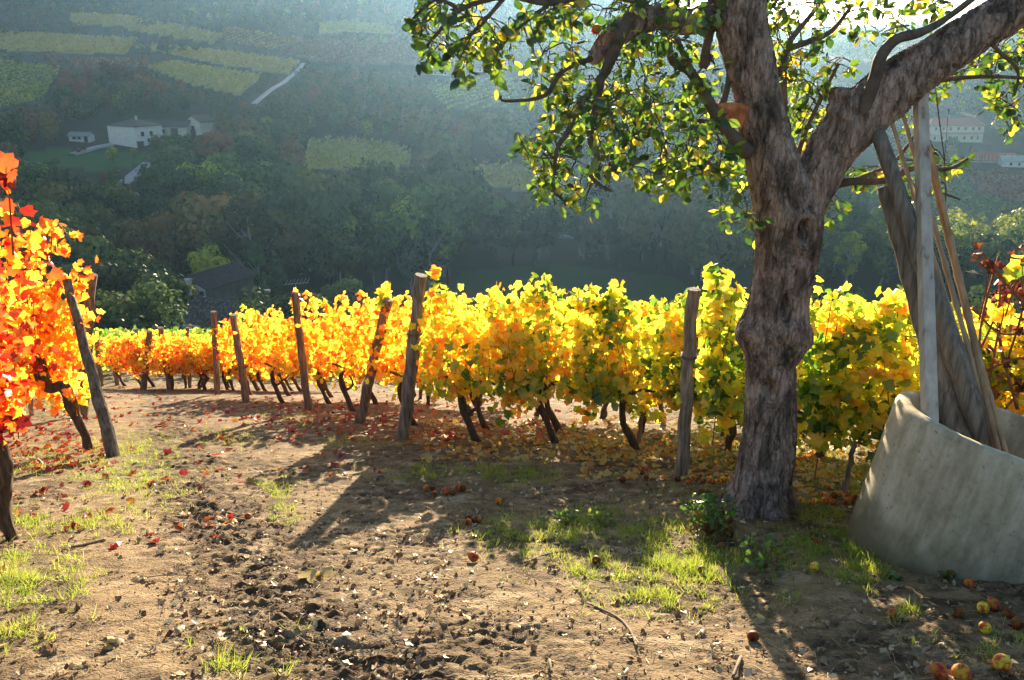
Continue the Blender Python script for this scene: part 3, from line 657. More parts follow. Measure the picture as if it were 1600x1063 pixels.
# trees one picks out at once
def lone(px, py, hpx, kind, hue, label, name='broadleaf_tree', wx=1.0, i=0, Y=None):
    g = G(px, py) if Y is None else at(px, py, Y); d = project(np.array(g))[2]
    return make_tree(name, kind, i, g, hpx * d / FPX * 1.05, hue, label, wx=wx)
lone(178, 256, 26, 'round', .88, 'dark small tree on the lawn below the farmhouse')
lone(211, 248, 16, 'round', 1.0, 'small yellow bush in front of the farmhouse', name='shrub')
lone(430, 262, 38, 'bush', .62, 'silvery rounded willow below the grey road bend', name='willow_tree', wx=1.2)
lone(442, 238, 46, 'round', .58, 'pale willow behind the rounded one, left of the clearing vineyard', name='willow_tree', i=1)
lone(418, 208, 24, 'round', 1.0, 'small lime yellow tree right of the farm row', i=2)
for k_, (x, y_, h_, hu, w_) in enumerate([(110, 140, 24, .05, 'leftmost'), (150, 135, 32, .12, 'second'), (172, 128, 36, .04, 'middle'), (196, 133, 38, .10, 'tallest'), (222, 140, 28, .16, 'fifth'), (258, 150, 28, .10, 'last')]):
    lone(x, y_ + 14, h_ + 6, 'round', hu, f'reddish brown tree above the white farm, {w_} from the left', i=k_)

def upto(px, topy, Y, kind, hue, label, name='broadleaf_tree', wx=1.0, i=0):
    p = at(px, topy, Y); z = float(H(p.x, p.y)); make_tree(name, kind, i, Vector((p.x, p.y, z)), (p.z - z) * 1.05, hue, label, wx=wx)
upto(328, 388, 104, 'round', .97, 'bright yellow-green tree standing behind the cottage roof', wx=.75)
upto(428, 392, 98, 'cone', .60, 'grey green conifer with pointed top right of the cottage', name='conifer', wx=.9)
for k_, (px, ty, Y, kind, hu, w_) in enumerate([(165, 412, 84, 'round', .55, 'dark bushy tree left of the utility pole'), (200, 398, 92, 'round', .66, 'bushy tree just left of the utility pole'), (245, 432, 74, 'round', .62, 'dark bushy tree hiding the left end of the cottage roof'), (215, 440, 68, 'bush', .58, 'dark shrub below the utility pole'), (240, 472, 66, 'bush', .6, 'dark shrub in front of the cottage'),
        (175, 450, 64, 'bush', .52, 'greyish shrub above the green vines'), (395, 452, 80, 'bush', .6, 'dark shrub at the right end of the lean-to roof'), (445, 455, 74, 'bush', .64, 'shrub below the pointed conifer'), (490, 462, 74, 'bush', .55, 'shrub behind the tufted post'), (385, 472, 70, 'bush', .58, 'shrub hiding the low corner of the lean-to'), (150, 425, 100, 'round', .45, 'olive tree beyond the left vines'), (540, 440, 90, 'round', .5, 'dark tree behind the slanting post')]):
    upto(px, ty, Y, kind, hu, w_, name='shrub' if kind == 'bush' else 'broadleaf_tree', i=k_, wx=1.3 if kind == 'bush' else 1.05)

# ------------------------------------------------------------------ cottage just below the vineyard
M_GREYDK = simple('dim_grey_wall', .8, [(.3, (.10, .10, .09)), (.7, (.17, .165, .15))], bs=.1)
def cottage():
    Y = 92.0; p = at(322, 462, Y); k = p.y / cP / 1300 * .98
    g = float(H(p.x, p.y)); t = thing('cottage', 'grey cottage with white gable, dark mossy roof and lean-to below the vineyard', 'house', (p.x, p.y, p.z), R(-24)); t.scale = (.76, .76, .76)
    base = (p.z - g + 1.0) / .74; b = MB()
    w, d = 4.6, 10.0
    # gable towards the right, the two slopes run down left and right
    x0 = -w; v = [(x0 * 1.6, 0, -base), (0, 0, -base), (0, d, -base), (x0 * 1.6, d, -base), (x0 * 1.6, 0, .3), (0, 0, 1.0), (0, d, 1.0), (x0 * 1.6, d, .3), (-3.1, 0, 2.6), (-3.1, d, 2.6)]
    b.add(v, [(0, 1, 5, 8, 4), (1, 2, 6, 5), (2, 3, 7, 9, 6), (3, 0, 4, 7)]); wl = put('wall', b.mesh('wall'), M_GREYDK, t)
    gb = MB(); gb.add([(-1.9, -.04, 1.2), (-.05, -.04, -.9), (-.05, -.04, .98), (-1.9, -.04, 2.0), (-1.9, .0, 1.2), (-.05, .0, -.9), (-.05, .0, .98), (-1.9, .0, 2.0)], [(0, 1, 2, 3), (7, 6, 5, 4), (0, 4, 5, 1), (1, 5, 6, 2), (2, 6, 7, 3), (3, 7, 4, 0)]); put('gable_board', gb.mesh('gable_board'), M_WHITE, t)
    r = MB(); th = .16
    q = [(-8.8, -.6, -.35), (-3.1, -.6, 2.75), (-3.1, d + .6, 2.75), (-8.8, d + .6, -.35)]
    r.add([(a, b_, c) for a, b_, c in q] + [(a, b_, c - th) for a, b_, c in q], [(0, 1, 2, 3), (7, 6, 5, 4), (0, 4, 5, 1), (3, 2, 6, 7), (0, 3, 7, 4)])
    q = [(-3.1, -.6, 2.75), (1.0, -.6, 1.05), (1.0, d + .6, 1.05), (-3.1, d + .6, 2.75)]
    r.add([(a, b_, c) for a, b_, c in q] + [(a, b_, c - th) for a, b_, c in q], [(0, 1, 2, 3), (7, 6, 5, 4), (0, 4, 5, 1), (3, 2, 6, 7), (1, 5, 6, 2)])
    for i in range(40): r.tube([(-3.1 + .04, -.55 + i * .28, 2.8), (1.0, -.55 + i * .28, 1.1)], .07, 5)
    for i in range(40): r.tube([(-3.1, -.55 + i * .28, 2.8), (-8.8, -.55 + i * .28, -.28)], .07, 5)
    rf = put('roof', r.mesh('roof'), M_TILE, t)
    c = MB(); c.box((-2.4, -.9, 1.0), (.75, .75, 2.2)); c.box((-2.4, -.9, 2.15), (1.0, 1.0, .12)); c.box((-2.4, -.9, 2.5), (.9, .9, .1)); [c.box((-2.4 + i, -.9 + j, 2.33), (.1, .1, .3)) for i in (-.3, .3) for j in (-.3, .3)]
    put('chimney', c.mesh('chimney'), M_WHITE, rf)
    w_ = MB(); w_.box((-.65, -.06, .25), (.9, .12, .8)); wi = put('window', w_.mesh('window'), M_GREYW, wl); w2 = MB(); w2.box((-.65, -.08, .25), (.7, .14, .6)); put('pane', w2.mesh('pane'), M_PANE, wi)
    # the long lean-to roof in front, with rows of light ridged tiles
    l = MB(); A, B_, D_, E_ = (-7.0, -1.4, .0), (7.8, -1.4, -.1), (8.6, -7.5, -3.6), (-7.6, -7.5, -3.4)
    q = [A, B_, D_, E_]; l.add(q + [(a, b_, c - .15) for a, b_, c in q], [(3, 2, 1, 0), (4, 5, 6, 7), (0, 1, 5, 4), (1, 2, 6, 5), (2, 3, 7, 6), (3, 0, 4, 7)])
    for i in range(46):
        s = i / 45; a = Vector(A).lerp(Vector(B_), s); e = Vector(E_).lerp(Vector(D_), s); l.tube([a + Vector((0, 0, .06)), e + Vector((0, 0, .06))], .085, 5)
    l.tube([Vector(A) + Vector((0, 0, .1)), Vector(B_) + Vector((0, 0, .1))], .14, 6)
    put('lean_to_roof', l.mesh('lean_to_roof'), M_OLDTILE, t)
    wl2 = MB(); wl2.box((.5, -4.6, -2.6 - base / 2), (14.0, 5.4, base)); put('lean_to_wall', wl2.mesh('lean_to_wall'), M_CREAM, t)
    p = Vector(at(375, 447, Y - 3)); return t
M_OLDTILE = simple('mossy_ridged_tiles', 3, [(.35, (.05, .042, .036)), (.5, (.13, .1, .085)), (.62, (.42, .36, .3))], stretch=(6, .6, 1), bs=.6, bd=.04)
ct = cottage()
def mast(name, label, cat, px, py, hpx, Y, fn):
    p = at(px, py, Y); d = project(np.array(p))[2]; h = hpx * d / FPX; g = float(H(p.x, p.y)); b = MB(); b.tube([(p.x, p.y, min(g, p.z) - .3), (p.x, p.y, p.z + h)], .03 if cat != 'pole' else .10, 7)
    fn(b, p + Vector((0, 0, h))); return tag(put(name, b.mesh(name), M_METAL), label, cat)
def yagi(b, p):
    b.tube([p + Vector((-1.1, 0, -.1)), p + Vector((1.3, 0, .1))], .03, 4)
    for i in range(7): b.tube([p + Vector((-1.0 + i * .36, -.5, -.1 + i * .03)), p + Vector((-1.0 + i * .36 + .15, .5, .25 + i * .03))], .025, 4)
mast('aerial', 'thin television aerial on the mossy roof of the cottage', 'aerial', 287, 485, 44, 84, yagi)
mast('aerial', 'wide comb-shaped aerial behind the orange vines', 'aerial', 465, 480, 38, 80, yagi)
mast('flue_pipe', 'short metal flue pipe standing right of the cottage roof', 'chimney', 421, 480, 26, 82, lambda b, p: b.box(p, (.4, .4, .25)))
pp = mast('utility_pole', 'bluish utility pole standing in the dark wood by the winding road', 'pole', 225, 448, 50, 105, lambda b, p: b.box(p, (1.6, .12, .12)))
w = MB(); p0 = at(225, 400, 105)
for q, sg in ((at(-40, 396, 90), 1.0), (at(312, 452, 86), .8)):
    w.tube([p0.lerp(q, s) - Vector((0, 0, 4 * sg * s * (1 - s))) for s in np.linspace(0, 1, 12)], .02, 4)
tag(put('power_line', w.mesh('power_line'), M_METAL), 'thin power line running from the bluish pole in the wood', 'cable')

# low green vineyard just beyond the last orange row
def low_vines():
    r = np.random.default_rng(5); P = []
    for Y in np.arange(27, 47, 1.7):
        n = 900; x = r.uniform(-.62 * Y, .1 * Y, n); y_ = Y + .25 * (-x - 10) * .5 + r.normal(0, .22, n); P.append(np.c_[x, y_, H(x, y_) + r.uniform(.3, 1.25, n)])
    P = np.concatenate(P); n = len(P)
    me = scatter('green_vines', *VINE_LEAF, P, unit(n, r) + [0, -.3, .4], unit(n, r) - [0, 0, .6], r.uniform(.16, .3, n), r.random(n)); o = put('green_vine_rows', me, M_VINE); o.color = (.90, 0, 0, 1)
    tag(o, 'low green vines in shade just beyond the orange rows, left of the cottage', 'vines', kind='stuff')
low_vines()

# ------------------------------------------------------------------ apple tree
TY = float(G(1192, 806)[1]) + .16                                     # depth of the trunk
def jt(px, py, w, Y=None):
    w = w * .91 if w > 40 else w
    Y = TY if Y is None else Y; p = at(px, py, Y); return p, w / 2 * project(np.array(p))[2] / FPX
def limb(js, per=5): return smooth_path([j[0] for j in js], [j[1] for j in js], per)
base = G(1192, 806); base.y = TY; base.z = float(H(base.x, TY))
stem = [jt(1180, 850, 130), jt(1186, 812, 104), jt(1188, 785, 98), jt(1193, 745, 94), jt(1198, 705, 90), jt(1202, 665, 87), jt(1204, 625, 84), jt(1205, 590, 82), jt(1205, 568, 84), jt(1207, 550, 97), jt(1209, 530, 111), jt(1210, 508, 110), jt(1214, 485, 102), jt(1221, 450, 98),
        jt(1228, 410, 102), jt(1232, 370, 108), jt(1230, 330, 112), jt(1218, 290, 100), jt(1204, 240, 84), jt(1192, 190, 78), jt(1180, 130, 77), jt(1166, 70, 82), jt(1152, 10, 88), jt(1140, -50, 86), jt(1136, -130, 66, TY + .1), jt(1150, -230, 48, TY + .3), jt(1180, -330, 30, TY + .3)]
right = [jt(1236, 350, 70), jt(1258, 312, 78), jt(1280, 268, 78), jt(1306, 225, 82), jt(1345, 182, 92), jt(1400, 135, 88), jt(1460, 92, 76), jt(1530, 46, 72), jt(1600, 8, 66), jt(1680, -40, 60, TY - .1), jt(1780, -90, 46, TY - .2), jt(1880, -150, 26, TY - .3)]
b = MB()
p_, r_ = limb(stem, 5); b.tube(p_, r_, 28)
p_, r_ = limb(right, 5); b.tube(p_, r_, 24)
stub = [jt(1330, 215, 46, TY - .02), jt(1322, 185, 52, TY - .05), jt(1319, 158, 50, TY - .05), jt(1320, 140, 36, TY - .05)]; b.tube(*limb(stub, 4), 16)
L1 = [jt(1150, 20, 44, TY + .1), jt(1118, 22, 44, TY + .05), jt(1080, 34, 42, TY - .05), jt(1035, 26, 38, TY - .15), jt(995, 36, 36, TY - .2), jt(955, 60, 34, TY - .25), jt(930, 88, 24, TY - .28), jt(922, 96, 10, TY - .28)]
b.tube(*limb(L1, 5), 14)
tmp = bpy.data.objects.new('tmp', b.mesh('tmp')); C.objects.link(tmp)
rm = tmp.modifiers.new('r', 'REMESH'); rm.mode = 'VOXEL'; rm.voxel_size = 0.0075
sm = tmp.modifiers.new('s', 'SMOOTH'); sm.factor = .5; sm.iterations = 5
bpy.context.view_layer.update(); dg = bpy.context.evaluated_depsgraph_get()
tm = bpy.data.meshes.new_from_object(tmp.evaluated_get(dg)); bpy.data.objects.remove(tmp)
nv = len(tm.vertices); co = np.zeros(nv * 3); tm.vertices.foreach_get('co', co); co = co.reshape(-1, 3)
no = np.zeros(nv * 3); tm.vertices.foreach_get('normal', no); no = no.reshape(-1, 3)
x, y, z = co.T
wx = x + .05 * perlin(x * 4, y * 4, z * 3); wy = y + .05 * perlin(x * 4 + 9, y * 4, z * 3)
rg = 1 - 2 * np.abs(perlin(wx * 17, wy * 17, z * 4.5)); fine = 1 - 2 * np.abs(perlin(wx * 42, wy * 42, z * 9)); low = perlin(x * 5, y * 5, z * 4)
bk = np.clip(perlin(x * 9, y * 9, z * 9 + 40) * 1.6 + .35, 0, 1)
D = .014 * (.35 - sstep(.55, .97, rg)) + .007 * (.4 - sstep(.5, .97, fine)) * (.4 + bk) + .010 * low + .0035 * perlin(x * 60, y * 60, z * 25)
def spot(px, py, rpx, amp, el=1.0, ring=0.0):
    """Burls and knot holes on the side of the trunk that the photograph shows."""
    global D
    qx, qy, qd = project(co); front = (no[:, 1] < .35)
    rr = np.sqrt(((qx - px) / rpx) ** 2 + ((qy - py) / (rpx * el)) ** 2)
    D = D + front * (amp * np.exp(-rr ** 2) + ring * np.exp(-((rr - 1.5) / .45) ** 2))
spot(1257, 362, 9, -.15, 1.8, .032); spot(1228, 482, 8, -.11, 2.6, .018); spot(1170, 522, 26, .055, .75); spot(1203, 612, 13, -.09, 1.2, .018); spot(1250, 532, 24, .035, 1.0)
spot(1228, 545, 20, -.05, .6); spot(1236, 440, 8, -.02, 3.0); spot(1240, 300, 12, -.04, 2.0); spot(1310, 160, 12, -.03, 1, .01); spot(1322, 198, 7, -.02, 1, .01)
flare = np.clip(1 - (z - base.z) / .35, 0, 1); ang = np.arctan2(y - base.y, x - base.x); D = D + flare ** 2 * (.045 + .05 * np.sin(ang * 5 + 1))
co2 = co + no * D[:, None]
tm.vertices.foreach_set('co', (co2 - np.array(base)).astype(np.float32).ravel())
tm.polygons.foreach_set('use_smooth', np.ones(len(tm.polygons), bool)); tm.update()
dk = sstep(.15, .75, fbm(x * 3.4, y * 3.4, z * 2.6 + 5, 4) * 1.0 + .15 + .35 * sstep(-.2, .9, (z - base.z) / -1.0))
a_ = tm.attributes.new('plate', 'FLOAT', 'POINT'); a_.data.foreach_set('value', np.clip(.5 + .5 * perlin(wx * 13, wy * 13, z * 3.4 + 7) * 1.8, 0, 1).astype(np.float32))
mb, nt, bs_ = mat_new('apple_bark')
tcn, rampA = noise_col(nt, 7, [(.30, (.06, .05, .045)), (.41, (.18, .145, .125)), (.5, (.36, .275, .235)), (.6, (.48, .38, .33)), (.75, (.56, .49, .44))], stretch=(1.5, 1.5, .55), detail=9, rough=.68, dist=.6)
n3, ramp3 = noise_col(nt, 26, [(.33, (.4, .36, .33)), (.48, (1, .97, .95)), (.7, (1.25, 1.12, 1.06))], stretch=(1.6, 1.6, .35), detail=8, rough=.7, dist=.4)
n4, ramp4 = noise_col(nt, 4.5, [(.50, (1, 1, 1)), (.60, (.42, .41, .40))], stretch=(1, 1, .6), detail=6, rough=.65)
mx1 = N(nt, 'ShaderNodeMix', data_type='RGBA', blend_type='MULTIPLY'); mx1.inputs[0].default_value = 1
mx2 = N(nt, 'ShaderNodeMix', data_type='RGBA', blend_type='MULTIPLY'); mx2.inputs[0].default_value = 1
nt.links.new(rampA.outputs[0], mx1.inputs[6]); nt.links.new(ramp3.outputs[0], mx1.inputs[7]); nt.links.new(mx1.outputs[2], mx2.inputs[6]); nt.links.new(ramp4.outputs[0], mx2.inputs[7])
nt.links.new(mx2.outputs[2], bs_.inputs['Base Color']); bs_.inputs['Roughness'].default_value = .9; bs_.inputs['Specular IOR Level'].default_value = .2
vo = N(nt, 'ShaderNodeTexVoronoi', feature='DISTANCE_TO_EDGE'); vo.inputs['Scale'].default_value = 13; tcv = N(nt, 'ShaderNodeTexCoord'); mpv = N(nt, 'ShaderNodeMapping'); mpv.inputs['Scale'].default_value = (1.9, 1.9, .32)
nzv = N(nt, 'ShaderNodeTexNoise'); nzv.inputs['Scale'].default_value = 5; nzv.inputs['Detail'].default_value = 5; adv = N(nt, 'ShaderNodeMix', data_type='RGBA', blend_type='ADD'); adv.inputs[0].default_value = .22
nt.links.new(tcv.outputs['Object'], mpv.inputs[0]); nt.links.new(tcv.outputs['Object'], nzv.inputs['Vector']); nt.links.new(mpv.outputs[0], adv.inputs[6]); nt.links.new(nzv.outputs['Color'], adv.inputs[7]); nt.links.new(adv.outputs[2], vo.inputs['Vector'])
crv = N(nt, 'ShaderNodeValToRGB'); crv.color_ramp.elements[0].position = .0; crv.color_ramp.elements[0].color = (.22, .2, .19, 1); crv.color_ramp.elements[1].position = .10; crv.color_ramp.elements[1].color = (1, 1, 1, 1); nt.links.new(vo.outputs[0], crv.inputs[0])
mx3 = N(nt, 'ShaderNodeMix', data_type='RGBA', blend_type='MULTIPLY'); mx3.inputs[0].default_value = .32; nt.links.new(mx2.outputs[2], mx3.inputs[6]); nt.links.new(crv.outputs[0], mx3.inputs[7]); nt.links.new(mx3.outputs[2], bs_.inputs['Base Color'])
mh = N(nt, 'ShaderNodeMath', operation='MULTIPLY_ADD'); nt.links.new(crv.outputs[0], mh.inputs[0]); mh.inputs[1].default_value = .4; nt.links.new(n3.outputs['Fac'], mh.inputs[2])
bump(nt, bs_, mh.outputs[0], 1.0, .022)
tree = thing('apple_tree', 'gnarled old apple tree with forked trunk and yellow green leaves', 'tree', base)
put('trunk', tm, mb, tree)

SK = []                                                               # skeleton the leafy twigs grow from
bb = MB()
def branch(js, per=4, n=8):
    p, r = limb(js, per); bb.tube(p, r, n, wob=.12); SK.extend((q, w_) for q, w_ in zip(p, r))
for lst in (L1, stem[17:], right[2:]):
    p, r = limb(lst, 3); SK.extend((q, w_) for q, w_ in zip(p, r))
branch([jt(1345, 185, 22, TY - .12), jt(1352, 165, 22, TY - .14), jt(1368, 120, 19, TY - .16), jt(1376, 90, 18, TY - .16), jt(1400, 62, 17, TY - .15), jt(1440, 50, 15, TY - .1), (at(1480, 28, TY), .02), jt(1530, -10, 10)])
branch([jt(1168, 238, 26, TY - .1), jt(1150, 220, 22, TY - .16), jt(1120, 180, 19, TY - .2), jt(1100, 145, 17, TY - .22), jt(1078, 112, 15, TY - .2), jt(1050, 95, 12, TY - .2), jt(1046, 60, 9, TY - .15)])
branch([jt(1125, 170, 12, TY - .1), jt(1136, 140, 10, TY), jt(1142, 100, 8, TY)])
branch([jt(1085, 118, 11, TY - .2), jt(1070, 90, 9, TY - .3), jt(1058, 60, 8, TY - .3)])
branch([jt(1112, 40, 14, TY + .05), jt(1098, 105, 13, TY + .1), jt(1112, 85, 8, TY + .1)])
branch([jt(1012, -30, 26, TY - .2), jt(1000, 0, 24, TY - .25), jt(975, 45, 22, TY - .3), jt(955, 90, 19, TY - .35), jt(940, 122, 15, TY - .4), jt(905, 165, 10, TY - .45), jt(893, 195, 7, TY - .45)])
branch([jt(940, 118, 14, TY - .4), jt(932, 165, 13, TY - .42), jt(922, 215, 12, TY - .45), jt(934, 245, 10, TY - .45), jt(922, 270, 8, TY - .45), jt(935, 288, 6, TY - .5), jt(956, 299, 5, TY - .5)])
branch([jt(902, 165, 12, TY - .4), jt(888, 205, 10, TY - .4), jt(870, 235, 7, TY - .45), jt(868, 285, 5, TY - .45), jt(884, 322, 4, TY - .45)])
branch([jt(930, 90, 10, TY - .3), jt(880, 110, 8, TY - .4), jt(850, 150, 7, TY - .45), jt(790, 158, 5, TY - .5), jt(782, 150, 3, TY - .5)])
branch([jt(1000, 0, 16, TY - .3), jt(930, -10, 12, TY - .5), jt(860, 5, 10, TY - .6), jt(790, -5, 9, TY - .7), jt(720, 15, 8, TY - .8), jt(690, 45, 6, TY - .8), jt(660, 80, 4, TY - .8)])
branch([jt(790, -5, 8, TY - .7), jt(740, 50, 6, TY - .7), jt(705, 70, 4, TY - .7)])
branch([jt(860, 5, 7, TY - .6), jt(815, 40, 5, TY - .6), jt(780, 75, 4, TY - .6)])
branch([jt(720, 15, 7, TY - .8), jt(680, 0, 6, TY - .8), jt(645, 30, 4, TY - .8)])
branch([jt(1190, 150, 14, TY + .15), jt(1215, 110, 12, TY + .3), jt(1228, 80, 10, TY + .35), jt(1262, 66, 9, TY + .4), jt(1300, 48, 7, TY + .4), jt(1330, 10, 5, TY + .4)])
branch([jt(1210, 230, 12, TY + .2), jt(1225, 180, 11, TY + .3), jt(1228, 80, 9, TY + .35), jt(1270, 20, 7, TY + .4), jt(1300, -30, 5, TY + .4)])
branch([jt(1235, 290, 10, TY + .15), jt(1255, 215, 8, TY + .25), jt(1285, 150, 6, TY + .3), jt(1310, 100, 5, TY + .3)])
branch([jt(1300, 290, 16, TY + .1), jt(1330, 284, 13, TY - .05), jt(1385, 282, 11, TY + .0), jt(1430, 262, 8, TY + .0), jt(1480, 265, 6, TY), jt(1512, 248, 4, TY)])
branch([jt(1440, 130, 9, TY + .1), jt(1500, 122, 7, TY + .2), jt(1560, 120, 6, TY + .2), jt(1620, 124, 5, TY + .2)])
branch([jt(1330, 284, 8, TY), jt(1390, 258, 6, TY + .2), jt(1420, 225, 5, TY + .2), jt(1440, 190, 4, TY + .2)])
branch([jt(1530, 40, 10, TY + .1), jt(1555, 75, 7, TY + .2), jt(1590, 110, 5, TY + .2), jt(1585, 150, 3, TY + .2)])
branch([jt(1205, 260, 9, TY + .2), jt(1150, 270, 7, TY + .2), jt(1090, 250, 6, TY + .1), jt(1050, 262, 4, TY + .1)])
branch([jt(1188, 180, 9, TY + .2), jt(1110, 190, 7, TY + .25), jt(1040, 185, 6, TY + .2), jt(985, 215, 4, TY)])
branch([jt(1480, 330, 3, TY), jt(1460, 300, 4, TY), jt(1500, 312, 3, TY)])
CL = [(655, 45, 14, 16, 5), (690, 68, 25, 16, 10), (665, 10, 22, 12, 7), (735, 80, 24, 20, 11), (745, 40, 30, 18, 8), (720, 8, 40, 12, 10), (780, 62, 18, 16, 7), (775, 90, 12, 8, 4), (810, 35, 16, 24, 8), (840, 28, 18, 16, 7), (870, 15, 30, 12, 10), (920, 12, 40, 14, 12), (850, 95, 12, 14, 4),
      (880, 70, 26, 14, 7), (900, 118, 40, 22, 11), (845, 112, 10, 16, 5), (955, 150, 55, 34, 22), (875, 160, 34, 20, 11), (925, 190, 44, 30, 20), (845, 222, 30, 26, 12), (815, 210, 12, 12, 4), (870, 250, 36, 26, 15), (930, 255, 36, 20, 13), (838, 290, 14, 8, 4), (868, 290, 16, 10, 4), (915, 302, 20, 10, 6), (920, 318, 7, 8, 2),
      (985, 95, 36, 30, 13), (990, 170, 46, 40, 22), (985, 225, 40, 32, 16), (1030, 150, 40, 40, 18), (1040, 215, 40, 36, 19), (1055, 262, 26, 24, 11), (1058, 292, 14, 14, 5), (1000, 262, 30, 16, 6), (1085, 175, 40, 46, 20), (1090, 240, 30, 30, 12), (1130, 200, 24, 40, 10), (1140, 260, 22, 24, 8), (1020, 60, 40, 30, 15), (1070, 60, 36, 30, 14), (1060, 5, 60, 20, 18), (980, 5, 40, 18, 12), (1090, 120, 30, 24, 10), (1125, 325, 8, 14, 3), (1165, 300, 8, 40, 5), (1172, 345, 6, 14, 3),
      (1225, 50, 24, 40, 16), (1215, 0, 30, 18, 10), (1235, 115, 26, 26, 10), (1265, 100, 36, 30, 12), (1275, 150, 34, 26, 11), (1250, 175, 28, 30, 10), (1245, 225, 28, 26, 10), (1280, 200, 24, 30, 8), (1290, 60, 34, 26, 8), (1330, 15, 30, 18, 8), (1285, 8, 34, 14, 8), (1320, 95, 20, 20, 4), (1360, 50, 20, 14, 3), (1375, 5, 30, 10, 5), (1440, 0, 26, 12, 5), (1400, 30, 18, 12, 3), (1220, 255, 16, 18, 5), (1310, 325, 10, 10, 3), (1345, 272, 24, 14, 6),
      (1480, 0, 24, 12, 4), (1420, 90, 24, 16, 2), (1480, 112, 28, 16, 7), (1512, 88, 24, 18, 8), (1560, 90, 26, 18, 8), (1550, 125, 20, 16, 6), (1590, 118, 20, 24, 9), (1570, 155, 20, 20, 7), (1585, 190, 12, 16, 5), (1545, 160, 10, 8, 2), (1600, 30, 16, 20, 5), (1590, 70, 20, 20, 7), (1460, 150, 16, 10, 3), (1400, 270, 20, 24, 6), (1370, 255, 22, 14, 5), (1430, 300, 16, 20, 5), (1485, 262, 18, 8, 5), (1508, 250, 8, 4, 3), (1440, 225, 12, 24, 3), (1425, 190, 8, 12, 2), (1460, 240, 10, 14, 3),
      (760, -40, 70, 20, 12), (900, -50, 90, 25, 18), (1040, -60, 80, 25, 18), (1200, -60, 70, 25, 14), (1340, -60, 80, 25, 12), (1650, 60, 30, 40, 10), (1660, 160, 30, 30, 6), (1480, -60, 80, 25, 8)]
rt = np.random.default_rng(12); LP, LN, LT, LS, LR = [], [], [], [], []
SKP = np.array([tuple(q) for q, _ in SK])
for (cx, cy, rx, ry, n) in CL:
    for k in range(int(round(n * .88))):
        a = rt.uniform(0, 6.283); q = math.sqrt(rt.random()); left = cx < 1180
        Y = TY + (rt.uniform(-.85, .55) if left else rt.uniform(.05, 1.0)) + (-.35 if cx < 800 else 0)
        c = at(cx + rx * q * math.cos(a), cy + ry * q * math.sin(a), Y)
        j = int(np.argmin(np.linalg.norm(SKP - np.array(c), axis=1) + rt.uniform(0, .08, len(SKP)))); s0 = Vector(SKP[j]); ln = (c - s0).length
        mid = s0.lerp(c, .5) + Vector(rt.normal(0, .06, 3)) * min(1, ln * 2) + Vector((0, 0, .06 * ln)); e = c + Vector(rt.normal(0, .05, 3)) - Vector((0, 0, .05))
        pth, rad = smooth_path([s0, mid, c, e], [min(.010, .003 + .005 * ln), .0042, .003, .0015], 3)
        bb.tube(pth, rad, 5, cap=False)
        if ln > .12: SKP = np.vstack([SKP, np.array(mid), np.array(c)])
        m = rt.integers(4, 9); tdir = np.array((e - mid).normalized())
        for i in range(m):
            s = rt.uniform(.0, 1.05); p = np.array(Vector(mid).lerp(e, .25 + .75 * s)) ; d = unit(1, rt)[0] * .8 + tdir * .5 + [0, 0, -.25]
            d /= np.linalg.norm(d); LP.append(p + d * rt.uniform(.01, .03)); LT.append(d); LN.append(unit(1, rt)[0] + [0, -.1, .7]); LS.append(rt.uniform(.042, .088)); LR.append(rt.random())
put('branches', bb.mesh('branches', base, smooth=True), M_TWIG, tree)
LS = np.array(LS); lm = scatter('leaves', *APPLE_LEAF, np.array(LP) - np.array(base), np.array(LN), np.array(LT), np.stack([LS * rt.uniform(.85, 1.25, len(LS)), LS, LS * rt.uniform(.4, 2.2, len(LS))], 1), np.array(LR))
put('leaves', lm, M_APPLE_LEAF, tree)
# dead shoots and flakes of bark
# bracket fungus on the left of the trunk
M_FUNG = simple('orange_bracket', 14, [(.3, (.25, .07, .03)), (.55, (.6, .22, .09)), (.8, (.75, .36, .18))], bs=.6)
def bracket():
    b = MB(); c = at(1152, 170, TY - .06); n = 18; prof = [(0, .035), (.45, .03), (.85, .012), (1.0, -.004), (.8, -.03), (.45, -.085), (.15, -.13)]
    for i, (q, zz) in enumerate(prof):
        for k in range(n):
            a = math.pi * (.60 + .95 * k / (n - 1)); rr = q * .20 * (1 + .10 * math.sin(7 * a)) * (.55 + .45 * abs(math.cos(a - .1)))
            b.v.append((c.x + .03 + rr * math.cos(a), c.y + .0 + rr * math.sin(a) * .8, c.z + zz + .012 * math.sin(9 * a) * q + .02 * q)); b.a.append(0)
    b.f = [(i * n + k, i * n + k + 1, (i + 1) * n + k + 1, (i + 1) * n + k) for i in range(len(prof) - 1) for k in range(n - 1)]
    put('bracket_fungus', b.mesh('bracket_fungus', base, smooth=True), M_FUNG, tree)
bracket()

# ------------------------------------------------------------------ apples: one on the tree, many on the ground
def apple_mesh(name):
    b = MB(); n = 16; prof = []
    for i in range(11):
        t = math.pi * i / 10; r = math.sin(t) * (1 + .10 * math.cos(t)); z = -math.cos(t) * .88
        if i == 10: z -= .26
        if i == 9: z -= .03
        if i == 0: z += .14
        prof.append((max(r, .02), z))
    b.v = [(r * math.cos(2 * math.pi * k / n) * (1 + .03 * math.sin(5 * 2 * math.pi * k / n) * (i < 4)), r * math.sin(2 * math.pi * k / n), z) for i, (r, z) in enumerate(prof) for k in range(n)]; b.a = [0] * len(b.v)
    b.f = [(i * n + k, i * n + (k + 1) % n, (i + 1) * n + (k + 1) % n, (i + 1) * n + k) for i in range(10) for k in range(n)] + [tuple(range(n - 1, -1, -1)), tuple(10 * n + k for k in range(n))]
    return b.mesh(name, smooth=True)
M_APPLE, nt, bs_ = mat_new('apple_skin')
